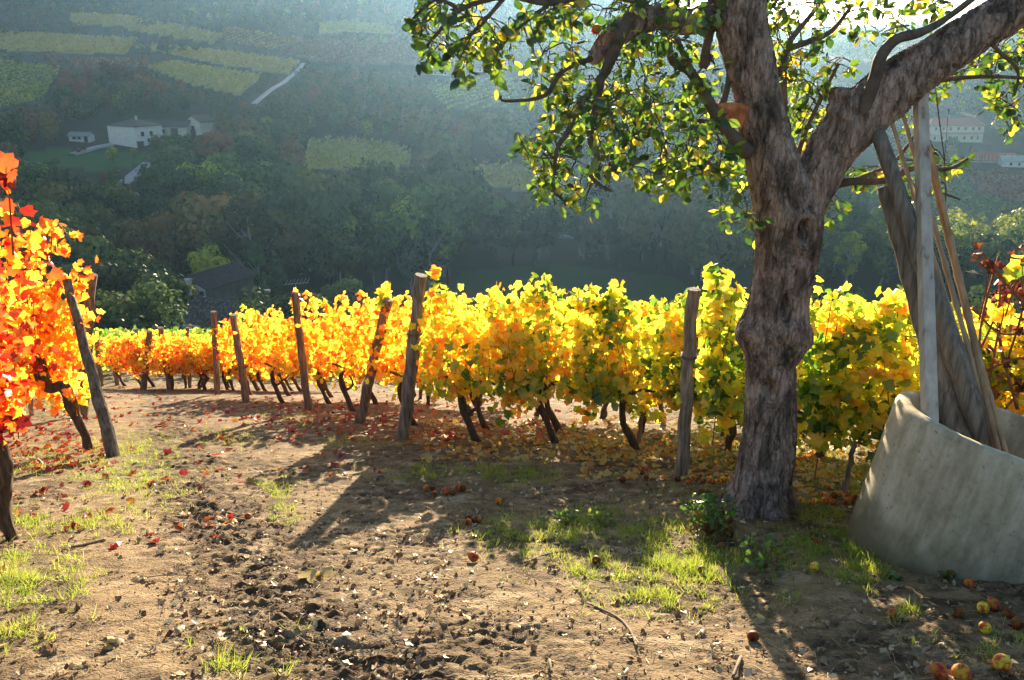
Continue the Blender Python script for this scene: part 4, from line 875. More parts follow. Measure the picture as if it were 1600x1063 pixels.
oi = N(nt, 'ShaderNodeObjectInfo'); nz, cr = noise_col(nt, 1.1, [(.3, (.62, .52, .06)), (.46, (.7, .33, .05)), (.58, (.5, .05, .03)), (.75, (.28, .02, .02))], detail=4)
hx = N(nt, 'ShaderNodeMix', data_type='RGBA', blend_type='MULTIPLY'); hx.inputs[0].default_value = 1
nt.links.new(cr.outputs[0], hx.inputs[6]); nt.links.new(oi.outputs['Color'], hx.inputs[7]); nt.links.new(hx.outputs[2], bs_.inputs['Base Color']); bs_.inputs['Roughness'].default_value = .62; bs_.inputs['Specular IOR Level'].default_value = .3
nz5, cr5 = noise_col(nt, 3, [(.3, (0, 0, 0)), (.7, (1, 1, 1))]); bump(nt, bs_, nz5.outputs['Fac'], .15, .05)
AM = [apple_mesh('apple'), apple_mesh('apple')]; [a.materials.append(M_APPLE) for a in AM]
sm_ = MB(); sm_.tube([(0, 0, .6), (.06, 0, .95), (.18, .02, 1.2)], [.05, .04, .05], 5); STEMM = sm_.mesh('stem'); STEMM.materials.append(M_TWIG)
def apple(loc, r, col, label, group=None, stem=True):
    t = thing('apple', label, 'apple', loc, random.uniform(0, 6.28), group); t.rotation_euler = (random.uniform(-1.4, 1.4), random.uniform(-1.4, 1.4), random.uniform(0, 6.28)); t.scale = (r * .88, r * .88, r * .84)
    o = put('flesh', AM[0], M_APPLE, t); o.color = (*col, 1); t.color = (*col, 1)
    if stem: put('stem', STEMM, M_TWIG, t)
    return t
RED, YEL, BRN, ORG = (.72, .5, .5), (1.2, 1.8, .9), (.26, .22, .22), (1.0, 1.0, .6)
for px, py, r, c, lab in [(1550, 948, .042, RED, 'large red and yellow apple in front of the concrete ring'), (1535, 953, .038, YEL, 'yellow apple touching the large red and yellow one'), (1538, 984, .036, YEL, 'small orange yellow apple below the touching pair'), (1514, 913, .037, RED, 'red apple just below the concrete ring'),
                         (1564, 1042, .046, YEL, 'biggest yellow apple with a brown bruise at the bottom edge'), (1466, 1055, .045, RED, 'red apple cut by the bottom edge, left of its pair'), (1500, 1056, .045, ORG, 'reddish apple cut by the bottom edge, right of its pair'), (1487, 897, .04, BRN, 'brown rotten apple against the foot of the concrete ring'), (1498, 960, .034, BRN, 'dark rotten apple left of the yellow apple'),
                         (1588, 978, .04, BRN, 'dark red apple near the right edge'), (1273, 888, .036, YEL, 'lone green yellow apple in the tree shadow'), (1127, 856, .036, BRN, 'grey mouldy apple below the reddish shrub'), (1139, 834, .045, BRN, 'dark red apple in front of the reddish shrub'), (1096, 892, .03, BRN, 'small brown apple in the grass left of the trunk'), (1176, 997, .034, BRN, 'brown shrivelled apple on bare soil below the trunk'),
                         (740, 872, .04, RED, 'red rotten apple on soil in the middle foreground'), (932, 878, .036, BRN, 'brown apple above the bright grass tuft'), (1392, 960, .03, RED, 'small red apple left of the isolated grass tuft'), (1575, 962, .034, BRN, 'dark brown apple right of the red and yellow pair'), (388, 807, .03, RED, 'small reddish apple on the rutted track'),
                         (780, 784, .036, ORG, 'orange apple alone in the shade of the vines')]:
    apple(G(px, py + 4) + Vector((0, 0, r * .75)), r, c, lab)
apple(at(932, 46, TY - .4), .034, (1.3, .4, .3), 'small red apple hanging in the crown under the top edge')
for (cx, cy, rx, ry, n, cols, lab, grp) in [(1095, 752, 40, 8, 12, (RED, BRN, RED, ORG), 'red windfall apple heaped at the foot of the upright post', 'windfalls at the upright post'), (1120, 750, 22, 7, 7, (YEL, ORG, YEL), 'yellow windfall apple heaped right of the upright post', 'yellow windfalls at the upright post'),
                                            (1300, 784, 58, 8, 20, (ORG, RED, YEL, RED, BRN), 'windfall apple in the heap under the vines right of the trunk', 'windfalls right of the trunk'), (690, 765, 45, 10, 9, (BRN, RED), 'dark windfall apple in shade of the vines left of centre', 'dark windfalls left of centre'),
                                            (735, 817, 22, 4, 5, (BRN, RED), 'dark red windfall apple in the small cluster above the grass', 'small cluster of windfalls'), (1000, 745, 60, 10, 5, (BRN, RED), 'dark windfall apple left of the upright post', 'windfalls left of the upright post'), (1115, 815, 30, 12, 6, (BRN, RED), 'windfall apple under the reddish shrub', 'windfalls under the shrub')]:
    for i in range(n):
        a, q = random.uniform(0, 6.28), math.sqrt(random.random()); r = random.uniform(.026, .036)
        apple(G(cx + rx * q * math.cos(a), cy + ry * q * math.sin(a)) + Vector((0, 0, r * .8)), r, random.choice(cols), lab, grp, stem=False)

# ------------------------------------------------------------------ posts
def post(name, foot, top, wpx, label, dY=0.0, group=None, Yfoot=None, sq=False, mat=None, taper=.86, sides=12):
    g = G(*foot) if Yfoot is None else at(*foot, Yfoot); d = project(np.array(g))[2]; tp = at(top[0], top[1], g.y + dY)
    r = .88 * wpx / 2 * d / FPX; b = MB(); n = 14; v = []
    a_ = g - (tp - g) * .08 if Yfoot is None else g
    pts = [a_.lerp(tp, i / n) + Vector((.008 * math.sin(i * 1.7 + foot[0]), 0, 0)) for i in range(n + 1)]
    rr = [r * (1 + (taper - 1) * i / n) * (1 + .05 * math.sin(i * 2.3 + foot[0])) for i in range(n + 1)]
    b.tube(pts, rr, sides, wob=.14 if not sq else 0, ph=foot[0], square=False)
    o = put('pole', b.mesh('pole', g, smooth=False), mat or M_POST)
    t = thing(name, label, 'post', g, 0, group); o.parent = t; return t, g, tp, r
ENDS = [((1065, 744), (1083, 452), 24, 'the upright post right of centre'), ((630, 686), (658, 430), 24, 'the tall dark leaning post'), ((562, 661), (606, 468), 19, 'the leaf-topped slanting post'), ((482, 641), (460, 458), 14, 'the tufted slender post'),
        ((385, 628), (364, 492), 13, 'the pale flat-topped post'), ((340, 617), (334, 487), 11, 'the dark straight post'), ((266, 608), (251, 512), 11, 'the brown left-leaning post'), ((224, 609), (234, 518), 11, 'the far right-leaning post'), ((184, 602), (173, 546), 8, 'the small far post'), ((158, 604), (151, 528), 9, 'the farthest thin post')]
PL = ['weathered grey upright vineyard post with wire round its upper half', 'tallest dark weathered post, leaning right at the end of its vine row', 'slanting weathered post with a bunch of yellow leaves on top', 'slender reddish post with a tuft of yellow leaves at its top', 'pale flat-topped post leaning left among orange vines', 'dark straight post with flat top among orange vines', 'brown post leaning left far down the track', 'thin post leaning right far down the track', 'short leaning post near the far end of the rows', 'far thin post just right of the left vines']
M_WIRE = simple('rusty_wire', 20, [(.3, (.08, .06, .05)), (.7, (.2, .16, .13))], rough=.5)
RD = Vector((.965, -.262, 0)); REND = []
for (f, tp, wpx, d_), lab in zip(ENDS, PL):
    t, g, top, r = post('vineyard_post', f, tp, wpx, lab, dY=-.14); REND.append((g, d_))
    w = MB()
    for s in ((.66, .665, .67) if wpx > 15 else (.66,)):
        c = g.lerp(top, s); w.tube([c + Vector((math.cos(a), math.sin(a), .0)) * r * 1.12 + Vector((0, 0, .01 * math.sin(a))) for a in np.linspace(0, 6.283, 14)], .004, 4)
    put('wire_wrap', w.mesh('wire_wrap', g), M_WIRE, t)
post('vineyard_post', (297, 606), (293, 512), 7, 'thin post behind the orange leaves left of the dark straight post')
post('vineyard_post', (222, 590), (211, 514), 9, 'far post showing only its top above the orange vines')
post('vine_stake', (998, 692), (1004, 625), 8, 'short pale stake standing under the yellow vines')
post('brace_post', (178, 712), (104, 437), 25, 'thick grey brace post leaning left against the red vines', dY=.55, taper=.55)
post('vineyard_post', (128, 652), (143, 429), 22, 'upright round post with sawn top standing among the red vines', taper=.8)
post('vine_stake', (141, 702), (124, 650), 9, 'short brown stake beside the twisted left vine')
post('vine_stake', (50, 650), (42, 560), 9, 'reddish stake left of the twisted vine')
post('vine_stake', (115, 620), (100, 555), 7, 'thin stake behind the left vines')
post('vine_stake', (1318, 775), (1335, 690), 10, 'leaning dark stake beside the concrete ring')

# ------------------------------------------------------------------ grapevines
def vine_foliage(seed, n, L=1.25, h0=.5, h1=1.65, th=.27, size=(.055, .112), shoots=5):
    r = np.random.default_rng(seed); x = r.uniform(-L / 2, L / 2, n); z = h0 + (h1 - h0) * r.beta(1.5, 1.15, n); y = r.normal(0, th * .6, n)
    topn = .17 * np.sin(x * 9 + seed) ; z = z + topn * (z - h0) / (h1 - h0)
    # ragged lower edge
    z = np.where(z < h0 + .3, z + .34 * (.5 + .5 * np.sin(x * 8 + seed * 2)), z)
    P = np.c_[x, y, z]; Nn = np.c_[r.normal(0, .45, n), np.where(r.random(n) < .5, -1, 1) * r.uniform(.3, 1, n), r.normal(.35, .4, n)]
    T = np.c_[r.normal(0, .5, n), r.normal(0, .4, n), -np.ones(n)]
    S = [P]; M = [Nn]; TT = [T]
    for k in range(shoots):
        sx = r.uniform(-L / 2, L / 2); hh_ = r.uniform(.12, .38); m = int(hh_ * 34); s = r.random(m)
        S.append(np.c_[sx + .12 * s + r.normal(0, .04, m), r.normal(0, .05, m) + .05 * s, h1 - .1 + hh_ * s]); M.append(unit(m, r) + [0, -.5, .2]); TT.append(unit(m, r) + [0, 0, -.6])
    P, Nn, T = np.concatenate(S), np.concatenate(M), np.concatenate(TT); n = len(P); sz = r.uniform(*size, n)
    return scatter('foliage', *VINE_LEAF, P, Nn, T, np.stack([sz * r.uniform(.9, 1.15, n), sz, sz * r.uniform(.3, 2.2, n)], 1), r.random(n), .06, seed)
def vine_trunk(seed):
    r = random.Random(seed); b = MB(); lean = r.uniform(-.28, .28); pts, rad = [], []
    for i in range(7):
        s = i / 6; pts.append((lean * math.sin(s * 2.2) + r.uniform(-.025, .025), r.uniform(-.025, .025), -.06 + .74 * s)); rad.append(.038 * (1.15 - .3 * s) * r.uniform(.85, 1.25))
    p, q = smooth_path(pts, rad, 3); b.tube(p, q, 9, wob=.35, ph=seed)
    e = Vector(pts[-1])
    for sg in (-1, 1):
        p, q = smooth_path([e - Vector((0, 0, .05)), e + Vector((sg * .16, r.uniform(-.03, .03), .05)), e + Vector((sg * .34, r.uniform(-.04, .04), r.uniform(-.02, .10)))], [.028, .02, .011], 3); b.tube(p, q, 7, wob=.3, ph=seed)
    if r.random() < .6:
        p, q = smooth_path([Vector(pts[3]), Vector(pts[3]) + Vector((r.uniform(-.2, .2), .03, .14)), Vector(pts[3]) + Vector((r.uniform(-.3, .3), .05, .32))], [.024, .018, .01], 3); b.tube(p, q, 7, wob=.3)
    return b.mesh('trunk', smooth=True)
def vine_canes(seed):
    r = random.Random(seed); b = MB()
    for i in range(11):
        x = r.uniform(-.42, .42); z = .62 + r.uniform(-.06, .1); h = r.uniform(.6, 1.1); dx = r.uniform(-.25, .25)
        p, q = smooth_path([(x, r.uniform(-.03, .03), z), (x + dx * .4, r.uniform(-.12, .12), z + h * .5), (x + dx, r.uniform(-.15, .15), z + h)], [.006, .0045, .003], 3); b.tube(p, q, 5, cap=False)
    for i in range(3):
        x = r.uniform(-.4, .4); p, q = smooth_path([(x, 0, .62), (x + r.uniform(-.3, .3), r.uniform(-.15, .1), .5), (x + r.uniform(-.4, .4), r.uniform(-.2, .2), .32)], [.004, .003, .002], 3); b.tube(p, q, 4, cap=False)
    return b.mesh('canes')
VF = [vine_foliage(i, 760, L=1.5, h0=.42, th=.2, shoots=8) for i in range(6)]; VT = [vine_trunk(i) for i in range(6)]; VC = [vine_canes(i) for i in range(6)]
VDENSE = [vine_foliage(40 + i, 980, L=1.5, h0=.30, th=.2, shoots=9) for i in range(4)]
for a in VF + VDENSE: a.materials.append(M_VINE)
for a in VT: a.materials.append(M_VTRUNK)
for a in VC: a.materials.append(M_CANE)
def vine(loc, rz, hue, sc_, label, k, group=None, dense=False, trunk=True):
    t = thing('grapevine', label, 'vine', loc, rz, group); t.scale = (sc_[0], 1, sc_[1]) if hasattr(sc_, '__len__') else (sc_,) * 3
    o = put('foliage', (VDENSE[k % 4] if dense else VF[k % 6]), M_VINE, t); o.color = (hue, 0, 0, 1); t.color = o.color
    if trunk: put('trunk', VT[(k * 5 + 1) % 6], M_VTRUNK, t)
    put('canes', VC[(k * 7 + 2) % 6], M_CANE, t); return t
ORD = ['first', 'second', 'third', 'fourth', 'fifth', 'sixth', 'seventh', 'eighth', 'ninth']
rz0 = math.atan2(RD.y, RD.x); kk = 0
def hue_at(px):
    return float(np.interp(px, [-50, 120, 300, 480, 600, 680, 760, 900, 1040, 1100, 1180, 1260, 1400, 1600], [.44, .52, .54, .54, .50, .57, .71, .75, .75, .81, .82, .79, .76, .70]))
for ri, (g, dsc) in enumerate(REND):
    nvn = (5, 6, 6, 6, 5, 5, 5, 5, 5, 5)[ri]; sp = 1.0 if ri > 1 else (.98, .92)[ri]
    for j in range(nvn):
        off = (1.02 if ri == 1 else .9) + j * sp
        if ri == 0 and j >= 2: off += .1
        q = g + RD * off; q.z = float(H(q.x, q.y)); px = float(project(np.array(q))[0]); hu = hue_at(px) + random.uniform(-.04, .04)
        tone = 'red and orange' if hu < .38 else ('orange' if hu < .48 else ('golden yellow' if hu < .62 else 'yellow-green'))
        hgt = (1.02 if ri == 1 else (.90 if ri == 0 else (1.04 if ri < 6 else .84))) * random.uniform(.95, 1.05) * (1.0 - .012 * j)
        if ri == 0 and j == 0: hgt = 1.0
        vine(q, rz0 + random.uniform(-.1, .1) + (math.pi if kk % 2 else 0), hu, (1.0, hgt), f'{tone} grapevine, {ORD[j]} rightwards from {dsc}', kk, dense=(ri < 2)); kk += 1
# tall shoots above the hedge
def shoot(px, py, dpx, hpx, hue, Y, label, n=26, size=.11, spread=.11, seed=0):
    b0 = at(px, py, Y); tp = at(px + dpx, py - hpx, Y); ln = (tp - b0).length; r = np.random.default_rng(seed + int(abs(px * 7))); s = r.random(n)
    P = np.array(b0) + (np.array(tp) - np.array(b0)) * s[:, None] + r.normal(0, spread * .5, (n, 3)) * [1, .8, .5]
    t = thing('vine_shoot', label, 'vine', b0); sz = r.uniform(.75, 1.15, n) * size
    me = scatter('leaves', *VINE_LEAF, P - np.array(b0), unit(n, r) + [0, -.6, .1], unit(n, r) - [0, 0, .5], np.stack([sz, sz, sz * r.uniform(.4, 2, n)], 1), r.random(n), .03, seed); o = put('leaves', me, M_VINE, t); o.color = (hue, 0, 0, 1)
    c = MB(); c.tube(*smooth_path([Vector((0, 0, -.35)), (tp - b0) * .5 + Vector((.02, 0, 0)), tp - b0], [.006, .005, .003], 4), 5); put('cane', c.mesh('cane'), M_CANE, t)
YA1, YA2 = REND[0][0].y, REND[1][0].y
shoot(1112, 520, 15, 100, .78, YA1 + .15, 'tall yellow green vine shoot right beside the upright post', 44, .12, .16); shoot(1135, 500, 18, 60, .8, YA1 - .2, 'leafy vine shoot touching the left side of the apple trunk', 30, .11, .12)
shoot(1118, 640, 6, 130, .82, YA1 - .05, 'green vine shoot hanging low between post and trunk', 70, .13, .22)
shoot(1395, 570, 6, 100, .70, 6.6, 'tall yellow vine shoot just left of the concrete ring poles', 34, .11, .12); shoot(1300, 530, 8, 44, .72, 6.7, 'yellow green shoot topping the vines right of the trunk', 24, .11, .14); shoot(1345, 530, -30, 40, .72, 6.6, 'arching shoot above the vines between trunk and poles', 22, .1, .1)
shoot(668, 455, 14, 38, .68, YA2 + .1, 'yellow leaves rising beside the tall dark post', 9, .12, .06); shoot(604, 478, -3, 38, .58, REND[2][0].y, 'bunch of yellow leaves growing over the slanting post', 22, .12, .09); shoot(462, 482, 3, 24, .55, REND[3][0].y, 'tuft of yellow leaves over the slender post', 18, .11, .1)
shoot(1280, 690, 10, 110, .84, 6.5, 'green vine shoot low on the right of the apple trunk', 60, .13, .2)

# left block of vines
Lr = [((150, 700), 2, 1.14), ((95, 672), 3, 1.12), ((60, 640), 3, 1.1), ((120, 625), 3, 1.05)]
for ri, (f, n, s) in enumerate(Lr):
    g = G(*f)
    for j in range(n):
        q = g - RD * (.78 + j * .95); q.z = float(H(q.x, q.y))
        vine(q, rz0 + random.uniform(-.1, .1), random.choice((.42, .49, .55)), (1.05, s), f'red-orange grapevine, left block, {ORD[ri]} row from the front, {ORD[j]} leftwards', kk, dense=True, trunk=(ri > 0)); kk += 1
def own_vine(js, label, hue=.36, n=0):
    pts = [at(px, py, Y) for px, py, w, Y in js]; d = project(np.array(pts[0]))[2]; rad = [w / 2 * d / FPX for _, _, w, _ in js]
    t = thing('old_vine', label, 'vine', pts[0]); b = MB(); p, q = smooth_path([p - pts[0] for p in pts], rad, 5); b.tube(p, q, 12, wob=.35, ph=js[0][0]); put('trunk', b.mesh('trunk', smooth=True), M_VTRUNK, t); return t, pts
g0 = G(140, 702); Yv = g0.y
own_vine([(140, 706, 14, Yv), (132, 678, 13, Yv), (118, 650, 16, Yv), (108, 622, 20, Yv), (98, 604, 16, Yv), (80, 607, 14, Yv + .05), (68, 596, 22, Yv + .1), (62, 570, 18, Yv + .1), (60, 540, 12, Yv + .1)], 'old twisted vine trunk curving left beside the grey brace post')
g1 = G(14, 842); Y1 = g1.y
own_vine([(22, 846, 16, Y1), (8, 815, 22, Y1), (2, 780, 26, Y1), (5, 740, 28, Y1), (0, 705, 26, Y1), (-12, 680, 20, Y1), (-40, 660, 14, Y1)], 'thick dark vine trunk cut by the left edge')
q = at(-75, 850, Y1 + .1); q.z = float(H(q.x, q.y)) + .22; vine(q, rz0, .30, (1.0, .88), 'nearest red-leaved grapevine, cut by the left edge', kk, dense=False, trunk=False); kk += 1
shoot(4, 310, 8, 50, .16, Y1 + .1, 'bright red leaves hanging in from the left edge', 7, .11, .05); shoot(-15, 560, 10, 230, .32, Y1 + .4, 'long shoot of orange leaves down the left edge', 120, .085, .3)
shoot(60, 400, 30, 30, .46, Yv + .2, 'orange and red shoots on top of the left vines', 60, .085, .26); shoot(112, 470, 18, 60, .48, Yv + .5, 'yellow tipped shoot above the sawn post', 50, .085, .14); shoot(70, 360, 18, 10, .45, Yv + .1, 'small yellow shoot sticking out highest on the left vines', 12, .085, .08); shoot(35, 430, -10, 70, .30, Yv, 'dense orange leaves at the upper left edge', 120, .085, .35)
shoot(108, 560, 8, 90, .5, Yv + .5, 'yellow leaves hanging between the sawn post and the brace post', 70, .085, .2); shoot(50, 540, 0, 100, .44, Yv - .0, 'red and orange leaves in front of the brace post top', 150, .085, .4); shoot(20, 640, 0, 120, .36, Yv - .2, 'orange leaves hanging low at the left edge', 130, .085, .36)

# brown dead vine at the right edge
M_DEAD = leaf_mat('withered_leaves', [(0, (.10, .015, .012)), (.5, (.22, .05, .03)), (1, (.4, .14, .05))], clump=.1, spread=1, trans=.4, use_obj=False)
def dead_vine():
    r = random.Random(4); Y = 5.9; g = at(1575, 700, Y); g.z = float(H(g.x, g.y)); t = thing('withered_vine', 'tangled brown withered vine with curled leaves at the right edge', 'vine', g); b = MB(); P = []
    for (x0, y0, x1, y1, x2, y2, w) in [(1560, 660, 1530, 540, 1560, 400, 5), (1590, 640, 1560, 500, 1610, 380, 6), (1545, 600, 1570, 470, 1590, 430, 4), (1535, 395, 1570, 440, 1610, 490, 5), (1520, 480, 1560, 520, 1610, 520, 4), (1530, 500, 1545, 420, 1516, 395, 3), (1575, 560, 1600, 470, 1585, 410, 4), (1540, 580, 1590, 560, 1620, 570, 5), (1570, 640, 1600, 600, 1620, 540, 4), (1525, 560, 1560, 480, 1560, 430, 4), (1560, 470, 1590, 440, 1620, 400, 4), (1545, 640, 1535, 600, 1510, 540, 3)]:
        p, q = smooth_path([at(x0, y0, Y + r.uniform(-.1, .1)) - g, at(x1, y1, Y + r.uniform(-.2, .2)) - g, at(x2, y2, Y + r.uniform(-.2, .2)) - g], [w * .0023, w * .002, w * .0013], 6); b.tube(p, q, 6, wob=.2); P += [p[r.randrange(3, len(p))] for _ in range(4)]
    put('canes', b.mesh('canes', smooth=True), M_CANE, t); n = len(P) * 2; rr = np.random.default_rng(3); P = np.repeat(np.array([tuple(p) for p in P]), 2, 0) + rr.normal(0, .03, (n, 3)); sz = rr.uniform(.04, .09, n)
    put('withered_leaves', scatter('leaves', *DRY_LEAF, P, unit(n, rr), unit(n, rr), np.stack([sz * .8, sz, sz * 2], 1), rr.random(n), .1), M_DEAD, t)
dead_vine()
shoot(1585, 420, 15, 20, .62, 5.7, 'few yellow leaves on the withered vine at the right edge', 5, .10, .07); shoot(1560, 510, 6, 30, .62, 5.8, 'yellow leaves in the middle of the withered vine', 6, .11, .07); shoot(1570, 640, 5, 110, .6, 6.4, 'golden leaves behind the canes at the right edge', 80, .11, .3)

# ------------------------------------------------------------------ tilted concrete ring with poles in it
M_CONC, nt, bs_ = mat_new('old_concrete')
nz, cr = noise_col(nt, 2.2, [(.32, (.22, .185, .12)), (.46, (.42, .37, .26)), (.58, (.56, .50, .38)), (.72, (.46, .42, .33))], stretch=(1.6, 1.6, .7), detail=8, rough=.65)
n2, c2_ = noise_col(nt, 30, [(.30, (.5, .47, .43)), (.38, (.95, .95, .95)), (.7, (1.12, 1.1, 1.06))], detail=9)
tc = N(nt, 'ShaderNodeTexCoord'); sp_ = N(nt, 'ShaderNodeSeparateXYZ'); nt.links.new(tc.outputs['Object'], sp_.inputs[0]); n9 = N(nt, 'ShaderNodeTexNoise'); n9.inputs['Scale'].default_value = 3.5; n9.inputs['Detail'].default_value = 5; nt.links.new(tc.outputs['Object'], n9.inputs['Vector'])
ad = N(nt, 'ShaderNodeMath', operation='MULTIPLY_ADD'); nt.links.new(n9.outputs['Fac'], ad.inputs[0]); ad.inputs[1].default_value = -.6; nt.links.new(sp_.outputs[2], ad.inputs[2])
mr = N(nt, 'ShaderNodeMapRange'); mr.inputs['From Min'].default_value = -.34; mr.inputs['From Max'].default_value = -.10; nt.links.new(ad.outputs[0], mr.inputs[0])   # mossy stain with a shape of its own round the foot
m1 = N(nt, 'ShaderNodeMix', data_type='RGBA', blend_type='MULTIPLY'); m1.inputs[0].default_value = 1; nt.links.new(cr.outputs[0], m1.inputs[6]); nt.links.new(c2_.outputs[0], m1.inputs[7])
ns, cs = noise_col(nt, 7, [(.42, (.62, .58, .5)), (.56, (1, 1, 1))], stretch=(1.3, 1.3, .12), detail=5)
m1b = N(nt, 'ShaderNodeMix', data_type='RGBA', blend_type='MULTIPLY'); m1b.inputs[0].default_value = .55; nt.links.new(m1.outputs[2], m1b.inputs[6]); nt.links.new(cs.outputs[0], m1b.inputs[7]); m1 = m1b
m2 = N(nt, 'ShaderNodeMix', data_type='RGBA'); m2.inputs[6].default_value = (.17, .145, .085, 1); nt.links.new(mr.outputs[0], m2.inputs[0]); nt.links.new(m1.outputs[2], m2.inputs[7])
nt.links.new(m2.outputs[2], bs_.inputs['Base Color']); bs_.inputs['Roughness'].default_value = .9; bump(nt, bs_, n2.outputs['Fac'], .35, .004)
RR, RH = .74, .82
def ring():
    pl = G(1356, 866); ax = Vector((math.sin(R(13.5)), math.sin(R(3)), 1)).normalized(); q = Vector((0, 0, 1)).rotation_difference(ax)
    c = pl + Vector((RR * 1.0, .12, 0)); c.z = float(H(c.x, c.y)) - .03
    b = MB(); n = 96; prof = [(RR - .09, -.25), (RR - .094, .3), (RR - .098, RH - .02), (RR - .08, RH - .003), (RR - .045, RH), (RR - .012, RH - .006), (RR, RH - .03), (RR + .002, RH * .75), (RR + .004, RH * .5), (RR + .006, RH * .25), (RR + .006, 0), (RR + .004, -.2)]
    for i, (r, z) in enumerate(prof):
        for k in range(n):
            a = 2 * math.pi * k / n; w = 1 + .006 * float(perlin(3 * math.cos(a), 3 * math.sin(a), z * 4)); zz = z + (.004 * float(perlin(4 * math.cos(a), 4 * math.sin(a), 3.3)) + .003 * float(perlin(14 * math.cos(a), 14 * math.sin(a), 1.3)) if z > RH - .1 else 0)
            b.v.append((r * w * math.cos(a), r * w * math.sin(a), zz)); b.a.append(0)
    m = len(prof); b.f = [(i * n + k, i * n + (k + 1) % n, ((i + 1) % m) * n + (k + 1) % n, ((i + 1) % m) * n + k) for i in range(m) for k in range(n)]
    o = put('concrete_ring', b.mesh('concrete_ring', smooth=True), M_CONC); o.location = c; o.rotation_mode = 'QUATERNION'; o.rotation_quaternion = q
    return tag(o, 'tilted open concrete well ring holding old poles', 'well ring'), c, ax
RNG, RC, RAX = ring()
M_WOODG = simple('grey_weathered_wood', 6, [(.3, (.07, .062, .055)), (.5, (.17, .15, .13)), (.72, (.28, .25, .22))], stretch=(7, 7, .5), bs=.4, bd=.01)
M_PALEP = simple('pale_concrete_post', 6, [(.3, (.2, .15, .11)), (.42, (.4, .37, .33)), (.7, (.56, .53, .48))], stretch=(3, 3, .6), bs=.6, bd=.01)
M_BAMBOO = simple('dry_cane', 5, [(.3, (.22, .15, .09)), (.6, (.4, .29, .19)), (.8, (.5, .4, .28))], stretch=(3, 3, .5), bs=.2, rand=.2)
YB = RC.y + .30
def pole(name, label, cat, f, tp, Yf, Yt, w0, w1, mat, sides=10, wob=.1, square=False, bend=0.0, nodes=0):
    a, e = at(f[0], f[1], Yf), at(tp[0], tp[1], Yt); ra = w0 / 2 * project(np.array(a))[2] / FPX; rb = w1 / 2 * project(np.array(e))[2] / FPX
    a2 = a + (a - e).normalized() * .14; n = 22; b = MB(); d = (e - a2); pr = Vector((0, 0, 1)).cross(d).normalized()
    pts = [a2 + d * (i / n) + pr * bend * math.sin(math.pi * i / n) for i in range(n + 1)]
    rr = [(ra + (rb - ra) * i / n) * (1 + (.06 * math.sin(i * 1.9 + f[0]) if wob else 0)) for i in range(n + 1)]
    if square:
        b.tube(pts, [r * .98 for r in rr], 4)
    elif nodes:
        pp_, rq = [], []
        for i in range(nodes * 4 + 1):
            s = i / (nodes * 4); pp_.append(a2 + d * s + pr * bend * math.sin(math.pi * s)); rq.append((ra + (rb - ra) * s) * (1.22 if i % 4 == 0 else (.93 if i % 4 in (1, 3) else .96)))
        b.tube(pp_, rq, sides)
    else: b.tube(pts, rr, sides, wob=wob, ph=f[0])
    return tag(put(name, b.mesh(name, a, smooth=not square), mat), label, cat) , a
def mv(r): r[0].location = r[1]; return r[0]
mv(pole('concrete_post', 'pale square concrete post standing in the well ring', 'post', (1453, 662), (1438, 138), YB - .28, TY + .02, 27, 24, M_PALEP, square=True, wob=0))
mv(pole('old_log', 'thick split grey log leaning left in the well ring', 'log', (1500, 688), (1386, 290), YB + .06, TY - .10, 54, 32, M_WOODG, 12, .09, bend=-.03))
mv(pole('old_log', 'longer dark log leaning on the apple limb, right of the thick one', 'log', (1540, 690), (1371, 205), YB - .05, TY - .12, 38, 22, M_WOODG, 12, .08, bend=.02))
for i, (f, tp, w0, w1, lab, bn) in enumerate([((1549, 690), (1392, 187), 9, 6, 'leftmost dry cane, tip nearest the apple limb fork', .008), ((1553, 692), (1409, 172), 10, 6, 'second dry cane, crossing just left of the concrete post', -.008), ((1563, 690), (1447, 204), 10, 6, 'brownish dry cane hugging the right side of the concrete post', .012), ((1557, 688), (1440, 212), 9, 6, 'fourth dry cane leaning right of the concrete post', -.006), ((1568, 692), (1456, 262), 8, 5, 'rightmost thin dry cane in the ring', .01)]):
    mv(pole('dry_cane', lab, 'cane', f, tp, YB - .10 - .02 * i, TY - .05 + .03 * i, w0, w1, M_BAMBOO, 8, 0, bend=bn, nodes=9))
b = MB(); b.tube([at(1478, 340, TY), at(1476, 250, TY + .05), at(1468, 190, TY), at(1462, 140, TY)], .004, 5); b.tube([at(1476, 250, TY + .05), at(1482, 170, TY + .1)], .002, 4)
put('thin_shoot', b.mesh('thin_shoot', base), M_TWIG, tree)

# ------------------------------------------------------------------ grass, weeds, litter
def gpx(cx, cy, rx, ry, n, r):
    a = r.uniform(0, 6.283, n); q = np.sqrt(r.random(n)); return cx + rx * q * np.cos(a) * 1.15, cy + ry * q * np.sin(a) * 1.15
rgs = np.random.default_rng(31); P, S_, T_ = [], [], []
for (cx, cy, rx, ry, n) in GP:
    n = int(n * 1.5); px = cx + rx * .75 * rgs.normal(0, 1, n); py = cy + ry * .75 * rgs.normal(0, 1, n); py = np.minimum(py, 1090); c = ground(px, py); m = 9
    keep = perlin(c[:, 0] * 6, c[:, 1] * 6, 2.2) + .5 * perlin(c[:, 0] * 19, c[:, 1] * 19, 5.2) > -.02; c = c[keep]; n = len(c)
    k = np.repeat(c, m, 0); off = rgs.normal(0, .012, (n * m, 2)); k[:, :2] += off; k[:, 2] -= .008 ; P.append(k); hgt = np.repeat(rgs.uniform(.02, .09, n), m) * rgs.uniform(.4, 1.2, n * m); S_.append(hgt)
    T_.append(np.c_[off * 34 + rgs.normal(0, .4, off.shape), np.ones(n * m)])
P, S_, T_ = np.concatenate(P), np.concatenate(S_), np.concatenate(T_); n = len(P); T_ /= np.linalg.norm(T_, axis=1)[:, None]
nr = unit(n, rgs) * [1, 1, .1]
